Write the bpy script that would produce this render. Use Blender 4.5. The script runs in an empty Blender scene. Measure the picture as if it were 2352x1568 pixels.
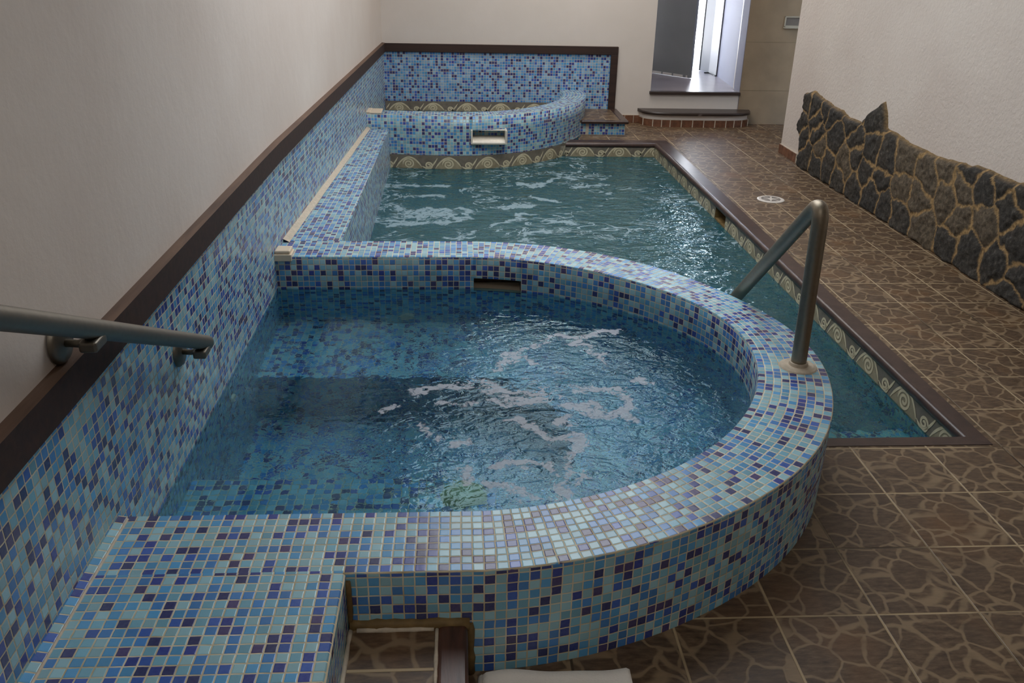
import bpy, bmesh, math, random
import numpy as np
from mathutils import Vector, Matrix
from mathutils.geometry import tessellate_polygon

random.seed(7)
SC = bpy.context.scene
COL = SC.collection
PI = math.pi
P = 0.0264            # mosaic pitch
H = 0.302             # height of the hot tub rim
ZW = 0.147            # hot tub water
ZP = -0.125           # pool water
FT = 0.278            # floor tile
YF = 8.92             # far wall


def srgb(r, g, b):
    f = lambda c: (c / 255) / 12.92 if c / 255 <= .04045 else ((c / 255 + .055) / 1.055) ** 2.4
    return (f(r), f(g), f(b), 1)


# ------------------------------------------------------------------ materials
class NT:
    def __init__(s, name):
        s.m = bpy.data.materials.new(name)
        s.m.use_nodes = True
        s.t = s.m.node_tree
        s.t.nodes.clear()
        s.out = s.n('ShaderNodeOutputMaterial')

    def n(s, typ, **kw):
        nd = s.t.nodes.new(typ)
        for k, v in kw.items():
            setattr(nd, k, v)
        return nd

    def l(s, a, b):
        s.t.links.new(a, b)

    def put(s, sock, v):
        if hasattr(v, 'links'):
            s.l(v, sock)
        else:
            sock.default_value = v

    def math(s, op, a, b=0.0, c=0.0, clamp=False):
        nd = s.n('ShaderNodeMath', operation=op)
        nd.use_clamp = clamp
        s.put(nd.inputs[0], a)
        s.put(nd.inputs[1], b)
        s.put(nd.inputs[2], c)
        return nd.outputs[0]

    def mix(s, fac, a, b, blend='MIX'):
        nd = s.n('ShaderNodeMix', data_type='RGBA', blend_type=blend)
        s.put(nd.inputs[0], fac)
        s.put(nd.inputs[6], a)
        s.put(nd.inputs[7], b)
        return nd.outputs[2]

    def ramp(s, fac, stops, interp='LINEAR'):
        nd = s.n('ShaderNodeValToRGB')
        cr = nd.color_ramp
        cr.interpolation = interp
        while len(cr.elements) < len(stops):
            cr.elements.new(0.5)
        for e, (p, c) in zip(cr.elements, stops):
            e.position = p
            e.color = c
        s.put(nd.inputs[0], fac)
        return nd.outputs[0]

    def noise(s, vec, scale, detail=4, rough=.5, dist=0.0):
        nd = s.n('ShaderNodeTexNoise')
        s.put(nd.inputs['Vector'], vec)
        nd.inputs['Scale'].default_value = scale
        nd.inputs['Detail'].default_value = detail
        nd.inputs['Roughness'].default_value = rough
        nd.inputs['Distortion'].default_value = dist
        return nd

    def pos(s):
        return s.n('ShaderNodeNewGeometry').outputs['Position']

    def uv(s):
        return s.n('ShaderNodeUVMap').outputs[0]

    def scale(s, v, k):
        nd = s.n('ShaderNodeVectorMath', operation='MULTIPLY')
        s.put(nd.inputs[0], v)
        nd.inputs[1].default_value = k
        return nd.outputs[0]

    def vadd(s, a, b):
        nd = s.n('ShaderNodeVectorMath', operation='ADD')
        s.put(nd.inputs[0], a)
        s.put(nd.inputs[1], b)
        return nd.outputs[0]

    def sep(s, v):
        nd = s.n('ShaderNodeSeparateXYZ')
        s.put(nd.inputs[0], v)
        return nd.outputs

    def comb(s, x, y, z=0.0):
        nd = s.n('ShaderNodeCombineXYZ')
        s.put(nd.inputs[0], x)
        s.put(nd.inputs[1], y)
        s.put(nd.inputs[2], z)
        return nd.outputs[0]

    def bump(s, h, strength, dist, normal=None):
        nd = s.n('ShaderNodeBump')
        s.put(nd.inputs['Strength'], strength)
        nd.inputs['Distance'].default_value = dist
        s.put(nd.inputs['Height'], h)
        if normal is not None:
            s.l(normal, nd.inputs['Normal'])
        return nd.outputs[0]

    def bsdf(s, color, rough=.5, normal=None, metallic=0.0, spec=.5):
        nd = s.n('ShaderNodeBsdfPrincipled')
        s.put(nd.inputs['Base Color'], color)
        s.put(nd.inputs['Roughness'], rough)
        s.put(nd.inputs['Metallic'], metallic)
        s.put(nd.inputs['Specular IOR Level'], spec)
        if normal is not None:
            s.l(normal, nd.inputs['Normal'])
        return nd.outputs[0]

    def done(s, sh):
        s.l(sh, s.out.inputs[0])
        return s.m


def mat_plain(name, col, rough=.5, metallic=0.0, spec=.5, var=.12, nscale=30, bump=.0):
    t = NT(name)
    nz = t.noise(t.pos(), nscale, 5).outputs[0]
    dark = tuple(c * (1 - var) for c in col[:3]) + (1,)
    lite = tuple(min(1, c * (1 + var)) for c in col[:3]) + (1,)
    c = t.ramp(nz, [(.3, dark), (.7, lite)])
    nm = t.bump(nz, .4, bump) if bump else None
    return t.done(t.bsdf(c, rough, nm, metallic, spec))


def mat_mosaic(name, seed=0.0, pale=srgb(142, 184, 196), second=srgb(114, 168, 190), grout_k=1.0):
    """glass mosaic: UV in tile units, a random glaze for each tile, sandy grout"""
    t = NT(name)
    u, v, _ = t.sep(t.uv())
    wob = t.noise(t.scale(t.uv(), (.9, .9, .9)), 1.0, 2)
    wx, wy, _ = t.sep(t.scale(wob.outputs['Color'], (.12, .12, .12)))
    u = t.math('ADD', u, wx)
    v = t.math('ADD', v, wy)
    fu, fv = t.math('FLOOR', u), t.math('FLOOR', v)
    wn = t.n('ShaderNodeTexWhiteNoise', noise_dimensions='3D')
    t.l(t.comb(fu, fv, seed + .37), wn.inputs['Vector'])
    wn2 = t.n('ShaderNodeTexWhiteNoise', noise_dimensions='3D')
    t.l(t.comb(fu, fv, seed + 5.11), wn2.inputs['Vector'])
    col = t.ramp(wn.outputs['Value'], [
        (0.0, pale), (.25, second), (.44, srgb(78, 148, 198)), (.60, srgb(62, 122, 188)),
        (.73, srgb(50, 84, 170)), (.80, srgb(40, 50, 138)), (.875, srgb(40, 32, 98)), (.965, srgb(66, 46, 102))],
        'CONSTANT')
    jit = t.math('MULTIPLY_ADD', wn2.outputs['Value'], .34, .83)
    hs = t.n('ShaderNodeHueSaturation')
    t.l(col, hs.inputs['Color'])
    t.l(jit, hs.inputs['Value'])
    col = hs.outputs[0]
    # streaks inside a tile
    st = t.noise(t.uv(), 3.0, 3).outputs[0]
    col = t.mix(t.math('MULTIPLY', st, .13), col, srgb(150, 190, 205))
    du = t.math('ABSOLUTE', t.math('SUBTRACT', t.math('FRACT', u), .5))
    dv = t.math('ABSOLUTE', t.math('SUBTRACT', t.math('FRACT', v), .5))
    d = t.math('MAXIMUM', du, dv)
    mr = t.n('ShaderNodeMapRange', interpolation_type='SMOOTHSTEP')
    t.l(d, mr.inputs[0])
    mr.inputs[1].default_value = .425
    mr.inputs[2].default_value = .455
    g = mr.outputs[0]
    gn = t.noise(t.uv(), .35, 4).outputs[0]
    grout = t.ramp(gn, [(.3, srgb(176, 160, 124)), (.7, srgb(216, 206, 180))])
    c = t.mix(g, col, grout)
    mr2 = t.n('ShaderNodeMapRange', interpolation_type='SMOOTHSTEP')
    t.l(d, mr2.inputs[0])
    mr2.inputs[1].default_value = .36
    mr2.inputs[2].default_value = .47
    mr2.inputs[3].default_value = 1
    mr2.inputs[4].default_value = 0
    tilt = t.math('MULTIPLY_ADD', wn2.outputs['Value'], .15, mr2.outputs[0])
    und = t.noise(t.uv(), .8, 2).outputs[0]
    h = t.math('MULTIPLY_ADD', und, .6, tilt)
    nm = t.bump(h, .3, .003)
    rough = t.math('MULTIPLY_ADD', g, .45, .26)
    return t.done(t.bsdf(c, rough, nm, 0, .55))


def mat_floor():
    """brown ceramic tile printed with pale crazy-paving veins; UV in tile units"""
    t = NT('floor_tile')
    u, v, _ = t.sep(t.uv())
    fu, fv = t.math('FLOOR', u), t.math('FLOOR', v)
    wn = t.n('ShaderNodeTexWhiteNoise', noise_dimensions='3D')
    t.l(t.comb(fu, fv, 2.2), wn.inputs['Vector'])
    lu = t.math('SUBTRACT', t.math('FRACT', u), .5)
    lv = t.math('SUBTRACT', t.math('FRACT', v), .5)
    # four printed designs
    des = t.math('FLOOR', t.math('MULTIPLY', wn.outputs['Value'], 5.0))
    loc = t.comb(lu, lv, t.math('MULTIPLY', des, 7.3))
    wob = t.noise(loc, 2.6, 2)
    locw = t.vadd(loc, t.scale(wob.outputs['Color'], (.30, .30, 0)))
    vo = t.n('ShaderNodeTexVoronoi', feature='DISTANCE_TO_EDGE', voronoi_dimensions='3D')
    t.l(locw, vo.inputs['Vector'])
    vo.inputs['Scale'].default_value = 3.3
    vc = t.n('ShaderNodeTexVoronoi', feature='F1', voronoi_dimensions='3D')
    t.l(locw, vc.inputs['Vector'])
    vc.inputs['Scale'].default_value = 3.3
    mr = t.n('ShaderNodeMapRange', interpolation_type='SMOOTHSTEP')
    t.l(vo.outputs['Distance'], mr.inputs[0])
    mr.inputs[1].default_value = .022
    mr.inputs[2].default_value = .075
    mr.inputs[3].default_value = 1
    mr.inputs[4].default_value = 0
    brk = t.noise(t.pos(), 9, 3).outputs[0]
    vein = t.math('MULTIPLY', mr.outputs[0], t.ramp(brk, [(.25, (.15, .15, .15, 1)), (.5, (.9, .9, .9, 1))]))
    grain = t.noise(t.scale(t.pos(), (1, 3.2, 1)), 24, 8, .65).outputs[0]
    base = t.ramp(grain, [(.3, srgb(56, 42, 30)), (.5, srgb(93, 74, 55)), (.72, srgb(122, 100, 77))])
    cell = t.sep(vc.outputs['Color'])[0]
    base = t.mix(t.math('MULTIPLY', cell, .35), base, srgb(66, 54, 48))
    patch = t.noise(t.pos(), 3.1, 3).outputs[0]
    base = t.mix(t.ramp(patch, [(.55, (0, 0, 0, 1)), (.75, (.5, .5, .5, 1))]), base, srgb(120, 84, 50))
    c = t.mix(t.math('MULTIPLY', vein, .7), base, srgb(150, 129, 101))
    d = t.math('MAXIMUM', t.math('ABSOLUTE', lu), t.math('ABSOLUTE', lv))
    mg = t.n('ShaderNodeMapRange', interpolation_type='SMOOTHSTEP')
    t.l(d, mg.inputs[0])
    mg.inputs[1].default_value = .4835
    mg.inputs[2].default_value = .492
    g = mg.outputs[0]
    gn = t.noise(t.pos(), 2.3, 4).outputs[0]
    c = t.mix(g, c, t.ramp(gn, [(.36, srgb(66, 52, 36)), (.52, srgb(172, 152, 120))]))
    hh = t.math('MULTIPLY_ADD', grain, .25, t.math('SUBTRACT', 1.0, g))
    hh = t.math('MULTIPLY_ADD', vein, -.15, hh)
    nm = t.bump(hh, .5, .003)
    rg = t.math('MULTIPLY_ADD', grain, .25, .30)
    return t.done(t.bsdf(c, rg, nm, 0, .4))


def mat_plaster(name, a, b, scale, bump, rough=.85):
    t = NT(name)
    big = t.noise(t.pos(), 1.3, 4).outputs[0]
    fine = t.noise(t.pos(), scale, 5, .6).outputs[0]
    c = t.ramp(big, [(.35, a), (.65, b)])
    c = t.mix(t.math('MULTIPLY', fine, .12), c, tuple(x * .6 for x in a[:3]) + (1,))
    nm = t.bump(fine, .6, bump)
    return t.done(t.bsdf(c, rough, nm, 0, .25))


def mat_wood(name, a, b, rough=.35, axis=(2, 40, 40)):
    t = NT(name)
    n1 = t.noise(t.scale(t.pos(), axis), 1.0, 6, .6, .4).outputs[0]
    c = t.ramp(n1, [(.3, a), (.7, b)])
    nm = t.bump(n1, .3, .002)
    return t.done(t.bsdf(c, rough, nm, 0, .5))


def mat_stone():
    t = NT('lava_stone')
    at = t.n('ShaderNodeAttribute', attribute_name='joint')
    tone = t.n('ShaderNodeAttribute', attribute_name='tone')
    f = t.noise(t.pos(), 42, 8, .7).outputs[0]
    c1 = t.ramp(f, [(.3, srgb(26, 25, 24)), (.55, srgb(56, 54, 51)), (.8, srgb(104, 99, 92))])
    c2 = t.ramp(f, [(.3, srgb(46, 40, 32)), (.55, srgb(98, 86, 70)), (.8, srgb(140, 126, 106))])
    st = t.mix(tone.outputs['Fac'], c1, c2)
    mo = t.ramp(t.noise(t.pos(), 60, 5).outputs[0], [(.3, srgb(116, 92, 58)), (.7, srgb(182, 150, 104))])
    c = t.mix(at.outputs['Fac'], st, mo)
    h = t.noise(t.pos(), 70, 6, .7).outputs[0]
    nm = t.bump(h, .8, .012)
    return t.done(t.bsdf(c, .8, nm, 0, .3))


def mat_water(name, tint, cloud, cloudcol, ripple, fine, foam_col, foam_break, lace_scale=5.0, wave=9, mid=.32):
    """water: refraction and mirror with Fresnel, a share of scattering from air bubbles, foam where 'foam' is set"""
    t = NT(name)
    p = t.pos()
    chop = t.n('ShaderNodeAttribute', attribute_name='chop').outputs['Fac']
    n1 = t.noise(t.scale(p, (.8, 1.25, 1)), wave, 2, .5, .8).outputs[0]
    n2 = t.noise(p, wave * 2.8, 2, .5, .8).outputs[0]
    n3 = t.noise(p, 80, 2, .5, .5).outputs[0]
    h = t.math('MULTIPLY_ADD', n2, mid, n1)
    h = t.math('MULTIPLY_ADD', n3, fine, h)
    nm = t.bump(h, chop, ripple)
    fo = t.n('ShaderNodeAttribute', attribute_name='foam').outputs['Fac']
    fb = t.noise(p, foam_break, 6, .62, .9).outputs[0]
    fm = t.math('ADD', fo, t.math('MULTIPLY_ADD', fb, 1.7, -.85))
    # lace: thin veins of bubbles where 'lace' allows
    la = t.n('ShaderNodeAttribute', attribute_name='lace').outputs['Fac']
    ln = t.noise(t.scale(p, (1.0, 1.5, 1.0)), lace_scale, 3, .55, 1.6).outputs[0]
    rd = t.math('ABSOLUTE', t.math('SUBTRACT', ln, .5))
    gate = t.noise(p, lace_scale * .55, 3, .6).outputs[0]
    lv = t.math('MULTIPLY_ADD', rd, -22.0, 1.0, True)
    lv = t.math('MULTIPLY', lv, t.math('MULTIPLY', la, t.math('MULTIPLY_ADD', gate, 8.0, -3.4, True)))
    fm = t.math('MAXIMUM', fm, lv)
    mr = t.n('ShaderNodeMapRange', interpolation_type='SMOOTHSTEP')
    t.l(fm, mr.inputs[0])
    mr.inputs[1].default_value = .42
    mr.inputs[2].default_value = .66
    mask = t.math('MULTIPLY', mr.outputs[0], .68)
    gl = t.n('ShaderNodeBsdfGlass')
    gl.inputs['Color'].default_value = tint
    gl.inputs['Roughness'].default_value = 0.0
    gl.inputs['IOR'].default_value = 1.333
    t.l(nm, gl.inputs['Normal'])
    sc = t.bsdf(cloudcol, .06, nm, 0, .5)
    m1 = t.n('ShaderNodeMixShader')
    cl = t.n('ShaderNodeAttribute', attribute_name='bubbly').outputs['Fac']
    t.l(t.math('MULTIPLY', cl, cloud), m1.inputs[0])
    t.l(gl.outputs[0], m1.inputs[1])
    t.l(sc, m1.inputs[2])
    foam = t.bsdf(foam_col, .6, nm, 0, .3)
    m2 = t.n('ShaderNodeMixShader')
    t.l(mask, m2.inputs[0])
    t.l(m1.outputs[0], m2.inputs[1])
    t.l(foam, m2.inputs[2])
    return t.done(m2.outputs[0])


M = {}
M['mosaic'] = mat_mosaic('glass_mosaic', 0)
M['mosaic_b'] = mat_mosaic('glass_mosaic_wall', 3)
M['mosaic_c'] = mat_mosaic('glass_mosaic_blue_lit', 8, srgb(134, 172, 204), srgb(104, 152, 200))  # same mosaic, with the bluish hall light painted into its pale glazes
M['floor'] = mat_floor()
M['wall'] = mat_plaster('plaster_smooth', srgb(206, 194, 184), srgb(214, 204, 195), 14, .004)
M['wall_far'] = mat_plaster('plaster_far', srgb(212, 203, 194), srgb(218, 209, 201), 9, .003)
M['stucco'] = mat_plaster('plaster_stipple', srgb(200, 188, 178), srgb(210, 200, 190), 46, .011)
M['ceil'] = mat_plain('ceiling_paint', srgb(215, 210, 202), .9, 0, .2, .02, 3)
M['rail'] = mat_wood('dark_wood', srgb(36, 20, 14), srgb(58, 36, 26), .7)
M['railtop'] = mat_wood('paler_wood', srgb(74, 52, 40), srgb(108, 82, 64), .6, (30, 3, 30))  # paler brown for the top face of the rail
M['coping'] = mat_wood('brown_coping', srgb(46, 31, 27), srgb(70, 50, 43), .3, (14, 14, 14))
M['nosing'] = mat_wood('step_nosing', srgb(44, 26, 16), srgb(92, 58, 42), .35, (40, 4, 40))
M['band'] = mat_plain('border_ground', srgb(118, 109, 96), .3, 0, .5, .2, 25)
M['band_low'] = mat_plain('border_sand', srgb(150, 138, 112), .3, 0, .5, .18, 30)
M['scroll'] = mat_plain('border_scroll', srgb(206, 194, 162), .3, 0, .5, .1, 40)
M['steel'] = mat_plain('brushed_steel', srgb(146, 136, 120), .46, 1.0, .5, .06, 60)
M['steel_dull'] = mat_plain('dull_steel', srgb(124, 118, 108), .5, 1.0, .5, .06, 60)
M['mortar'] = mat_plain('sandy_mortar', srgb(190, 178, 160), .85, 0, .2, .15, 60, .004)
M['bead'] = mat_plain('stained_sealant', srgb(116, 94, 58), .6, 0, .3, .3, 30, .003)
M['plastic'] = mat_plain('cream_plastic', srgb(214, 196, 172), .45, 0, .4, .04, 20)
M['white'] = mat_plain('white_plastic', srgb(206, 200, 192), .35, 0, .5, .03, 20)
M['towel'] = mat_plain('towel_cotton', srgb(252, 248, 242), .95, 0, .1, .02, 220, .004)
M['brick'] = mat_plain('skirting_clay', srgb(108, 72, 52), .5, 0, .4, .3, 22)
M['slab'] = mat_plain('dark_slab', srgb(56, 46, 42), .35, 0, .5, .1, 14)
M['beige'] = mat_plain('beige_tile', srgb(140, 122, 99), .35, 0, .45, .14, 5)
M['joint'] = mat_plain('beige_joint', srgb(118, 106, 86), .8, 0, .2, .05, 5)
M['grey'] = mat_plain('grey_door', srgb(124, 125, 124), .4, 0, .4, .05, 3)
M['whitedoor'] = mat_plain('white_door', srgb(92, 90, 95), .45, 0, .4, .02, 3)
M['dark'] = mat_plain('dark_gasket', srgb(30, 28, 30), .6, 0, .3, .1, 30)
M['spout'] = mat_plain('spout_steel', srgb(214, 206, 190), .4, .1, .5, .08, 40)
M['drain_grey'] = mat_plain('drain_grey', srgb(128, 122, 116), .5, 0, .4, .08, 40)
M['hall_tile'] = mat_plain('hall_tile', srgb(136, 128, 130), .3, 0, .5, .1, 6)
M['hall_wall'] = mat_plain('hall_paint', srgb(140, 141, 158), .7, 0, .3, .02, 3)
M['dish'] = mat_plain('dish_glaze', srgb(176, 172, 158), .35, 0, .5, .03, 20)
M['dish_back'] = mat_plain('dish_recess', srgb(118, 112, 106), .5, 0, .4, .05, 20)
M['lens'] = mat_plain('lamp_lens', srgb(176, 176, 128), .4, 0, .5, .08, 40)
M['out'] = mat_plain('outdoor_plaster', srgb(226, 228, 232), .8, 0, .2, .03, 2)
M['paving'] = mat_plain('outdoor_paving', srgb(206, 206, 206), .8, 0, .2, .06, 2)
M['stone'] = mat_stone()
M['rubble'] = mat_plain('opening_mortar', srgb(112, 96, 82), .9, 0, .2, .3, 60, .006)
M['water_hot'] = mat_water('hot_tub_water', (.58, .85, .95, 1), .02, srgb(70, 130, 160), .017, .05,
                           srgb(172, 178, 188), 42, 6.5, 11, .4)
M['water_pool'] = mat_water('pool_water', (.56, .85, .86, 1), .42, srgb(52, 98, 104), .036, .0,
                            srgb(150, 174, 184), 22, 4.0, 6.5, .3)
M['water_far'] = mat_water('plunge_water', (.75, .88, .92, 1), .3, srgb(80, 110, 124), .012, .08,
                           srgb(170, 190, 200), 16)


# ------------------------------------------------------------------ mesh builder
class MB:
    def __init__(s, *mats):
        s.v, s.f, s.uv, s.mi, s.sm = [], [], [], [], []
        s.mats = list(mats)

    def face(s, pts, uvs=None, mi=0, smooth=False):
        b = len(s.v)
        s.v += [tuple(p) for p in pts]
        s.f.append(tuple(range(b, b + len(pts))))
        s.uv.append(uvs or [(0, 0)] * len(pts))
        s.mi.append(mi)
        s.sm.append(smooth)

    def plane(s, pts, org, ax, ay, k=1 / P, mi=0):
        """polygon with planar uv"""
        o, ax, ay = Vector(org), Vector(ax), Vector(ay)
        s.face(pts, [((Vector(p) - o).dot(ax) * k, (Vector(p) - o).dot(ay) * k) for p in pts], mi)

    def tess(s, loop2, z, up=True, k=1 / P, off=(0, 0), mi=0):
        tri = tessellate_polygon([[Vector((a, b, 0)) for a, b in loop2]])
        for t in tri:
            q = [loop2[i] for i in t]
            area = (q[1][0] - q[0][0]) * (q[2][1] - q[0][1]) - (q[2][0] - q[0][0]) * (q[1][1] - q[0][1])
            if (area < 0) == up:
                q = q[::-1]
            s.face([(a, b, z) for a, b in q], [((a - off[0]) * k, (b - off[1]) * k) for a, b in q], mi)

    def skirt(s, path, z0, z1, k=1 / P, mi=0, u0=0.0, flip=False, smooth=False, skip=None):
        """vertical wall along a plan path; u follows its length"""
        L = u0
        for i in range(len(path) - 1):
            a, b = path[i], path[i + 1]
            d = math.hypot(b[0] - a[0], b[1] - a[1])
            za = z0[i] if isinstance(z0, (list, tuple)) else z0
            zb = z0[i + 1] if isinstance(z0, (list, tuple)) else z0
            ya = z1[i] if isinstance(z1, (list, tuple)) else z1
            yb = z1[i + 1] if isinstance(z1, (list, tuple)) else z1
            if skip and skip(i):
                L += d
                continue
            pts = [(a[0], a[1], za), (b[0], b[1], zb), (b[0], b[1], yb), (a[0], a[1], ya)]
            uv = [(L * k, za * k), ((L + d) * k, zb * k), ((L + d) * k, yb * k), (L * k, ya * k)]
            if flip:
                pts, uv = pts[::-1], uv[::-1]
            s.face(pts, uv, mi, smooth)
            L += d
        return L

    def box(s, lo, hi, mi=0, bevel=0.0, seg=2, k=1 / P):
        bm = bmesh.new()
        bmesh.ops.create_cube(bm, size=1)
        for v in bm.verts:
            v.co = Vector([(lo[i] + hi[i]) / 2 + v.co[i] * (hi[i] - lo[i]) for i in range(3)])
        if bevel:
            bmesh.ops.bevel(bm, geom=bm.edges[:], offset=bevel, segments=seg, profile=.5, affect='EDGES')
        bm.normal_update()
        for f in bm.faces:
            n = f.normal
            ax = max(range(3), key=lambda i: abs(n[i]))
            q = [(1, 2), (0, 2), (0, 1)][ax]
            s.face([v.co[:] for v in f.verts], [(v.co[q[0]] * k, v.co[q[1]] * k) for v in f.verts], mi)
        bm.free()

    def tube(s, path, r, n=20, mi=0, caps=True):
        pts = [Vector(p) for p in path]
        rings = []
        t0 = (pts[1] - pts[0]).normalized()
        up = Vector((0, 0, 1)) if abs(t0.z) < .9 else Vector((1, 0, 0))
        nx = t0.cross(up).normalized()
        for i, p in enumerate(pts):
            t = (pts[min(i + 1, len(pts) - 1)] - pts[max(i - 1, 0)]).normalized()
            nx = (nx - t * nx.dot(t)).normalized()
            ny = t.cross(nx)
            rr = r[i] if isinstance(r, (list, tuple)) else r
            rings.append([p + (nx * math.cos(2 * PI * k / n) + ny * math.sin(2 * PI * k / n)) * rr for k in range(n)])
        for i in range(len(rings) - 1):
            for k in range(n):
                k2 = (k + 1) % n
                s.face([rings[i][k], rings[i][k2], rings[i + 1][k2], rings[i + 1][k]], None, mi, True)
        if caps:
            s.face(rings[0][::-1], None, mi)
            s.face(rings[-1], None, mi)

    def lathe(s, prof, org, axis=(0, 0, 1), n=32, mi=0):
        """profile of (radius, height) turned about an axis"""
        a = Vector(axis).normalized()
        q = Vector((0, 0, 1)).rotation_difference(a).to_matrix()
        o = Vector(org)
        for (r0, h0), (r1, h1) in zip(prof, prof[1:]):
            for k in range(n):
                A, B = 2 * PI * k / n, 2 * PI * (k + 1) / n
                f = lambda r, h, t: o + q @ Vector((r * math.cos(t), r * math.sin(t), h))
                pts = [f(r0, h0, A), f(r0, h0, B), f(r1, h1, B), f(r1, h1, A)]
                if r0 < 1e-6:
                    pts = [pts[0], pts[2], pts[3]]
                elif r1 < 1e-6:
                    pts = pts[:3]
                s.face(pts, None, mi, True)

    def ribbon(s, fn, line, w, mi=0):
        """flat stroke of width w along a 2-d line, carried to 3-d by fn"""
        n = len(line)
        L, R = [], []
        for i in range(n):
            a, b = line[max(0, i - 1)], line[min(n - 1, i + 1)]
            dx, dy = b[0] - a[0], b[1] - a[1]
            m = math.hypot(dx, dy) or 1
            ww = w * min(1, .35 + min(i, n - 1 - i) * .3)
            L.append((line[i][0] - dy / m * ww / 2, line[i][1] + dx / m * ww / 2))
            R.append((line[i][0] + dy / m * ww / 2, line[i][1] - dx / m * ww / 2))
        for i in range(n - 1):
            s.face([fn(*R[i]), fn(*R[i + 1]), fn(*L[i + 1]), fn(*L[i])], None, mi)

    def build(s, name, parent=None, merge=True, bevel=0.0):
        me = bpy.data.meshes.new(name)
        me.from_pydata(s.v, [], s.f)
        for m in s.mats:
            me.materials.append(M[m])
        me.polygons.foreach_set('material_index', s.mi)
        me.polygons.foreach_set('use_smooth', s.sm)
        ul = me.uv_layers.new(name='UVMap')
        flat = [c for f in s.uv for p in f for c in p]
        ul.data.foreach_set('uv', flat)
        me.update()
        if merge:
            bm = bmesh.new()
            bm.from_mesh(me)
            bmesh.ops.remove_doubles(bm, verts=bm.verts, dist=1e-5)
            bm.to_mesh(me)
            bm.free()
        o = bpy.data.objects.new(name, me)
        COL.objects.link(o)
        if parent is not None:
            o.parent = parent
            o.matrix_parent_inverse = Matrix.Translation(parent.location).inverted() if parent.type == 'EMPTY' \
                else Matrix.Identity(4)
        return o


def tag(o, label, cat, group=None, kind=None):
    o['label'], o['category'] = label, cat
    if group:
        o['group'] = group
    if kind:
        o['kind'] = kind
    return o


def thing(name, label, cat, loc, group=None):
    o = bpy.data.objects.new(name, None)
    o.empty_display_size = .05
    o.location = loc
    COL.objects.link(o)
    return tag(o, label, cat, group)


def struct(o):
    o['kind'] = 'structure'
    return o


# ------------------------------------------------------------------ plan curves
CX, CY = 0.90, 2.80


RIM_OUT = [(-90, 1.218), (-76, 1.200), (-64, 1.190), (-52, 1.191), (-42, 1.199), (-32, 1.204), (-22, 1.204), (-11, 1.207),
           (0, 1.211), (10, 1.198), (16, 1.184), (25, 1.172), (40, 1.176), (58, 1.190), (73, 1.207), (90, 1.218)]
RIM_IN = [(-90, .985), (-78, .971), (-70, .963), (-61, .957), (-50, .955), (-38, .955), (-28, .958), (-18, .967), (-8, .978),
          (7, .997), (19, .993), (33, .970), (51, .952), (70, .961), (90, .985)]


def arc(tab, n=72):
    """the hand-laid curve of the rim: radius for each bearing, faired"""
    a = np.linspace(-90, 90, n + 1)
    r = np.interp(a, [q[0] for q in tab], [q[1] for q in tab])
    for _ in range(14):
        r[1:-1] = r[1:-1] * .5 + (r[:-2] + r[2:]) * .25
    return [(CX + rr * math.cos(math.radians(t)), CY + rr * math.sin(math.radians(t))) for t, rr in zip(a, r)]


IN_ARC, OUT_ARC = arc(RIM_IN), arc(RIM_OUT)
XS = [0, .3, .585, .74]
INNER = [(x, CY - .985) for x in XS] + IN_ARC + [(x, CY + .985) for x in (.74, .45, .276, 0)]
OUTER = [(x, CY - 1.218) for x in XS] + OUT_ARC + [(x, CY + 1.218) for x in (.74, .45, .276, 0)]


def smooth_path(ctrl, n=8):
    """Catmull-Rom through control points"""
    c = [Vector((*p, 0)) for p in ctrl]
    c = [c[0] * 2 - c[1]] + c + [c[-1] * 2 - c[-2]]
    out = []
    for i in range(1, len(c) - 2):
        for k in range(n):
            t = k / n
            a, b, d, e = c[i - 1], c[i], c[i + 1], c[i + 2]
            q = .5 * (2 * b + (d - a) * t + (2 * a - 5 * b + 4 * d - e) * t * t + (3 * b - a - 3 * d + e) * t ** 3)
            out.append((q.x, q.y))
    out.append(tuple(ctrl[-1]))
    return out


T2 = smooth_path([(0, 7.40), (.30, 7.385), (.65, 7.35), (1.0, 7.365), (1.35, 7.50), (1.66, 7.75), (1.87, 8.04), (2.01, 8.36),
                  (2.07, 8.66), (2.06, 8.92)], 8)
T2I = smooth_path([(0, 7.585), (.30, 7.575), (.65, 7.55), (1.0, 7.565), (1.28, 7.675), (1.52, 7.88), (1.69, 8.13), (1.80, 8.40),
                   (1.85, 8.67), (1.84, 8.92)], 8)


def wall_x(y):
    return 0.0 if y < 4 else .09 * (y - 4) / (YF - 4)


def pool_x(y):
    return 2.685 - .0128 * (y - 2.86)


# ------------------------------------------------------------------ room shell
LEFT = [(0, -1.6), (0, 0), (0, 1.582), (0, 4.0), (wall_x(5.5), 5.5), (wall_x(7.4), 7.4), (.09, YF)]


def trim_bot(y):
    return .692 if y < 3.5 else .692 - .038 * (y - 3.5) / 5.42


# floor with the pool and the tub cut out of it
loop = [(-.3, -1.6), (4.9, -1.6), (4.9, 8.95), (2.2, 8.95), (2.03, 8.40), (1.93, 8.01), (2.755, 8.01), (2.755, 2.592)]
arcp = [q for q in OUTER if q[1] < 2.60 and q[0] > .8]
mid = [(CX + (q[0] - CX) * .97, CY + (q[1] - CY) * .97) for q in arcp][::-1]
loop += [(2.06, 2.592)] + mid + [(.5, 1.62), (-.3, 1.62)]
mb = MB('floor')
mb.tess(loop, 0.0, True, 1 / FT, (2.2245, 2.5774))
struct(mb.build('floor'))

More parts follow.
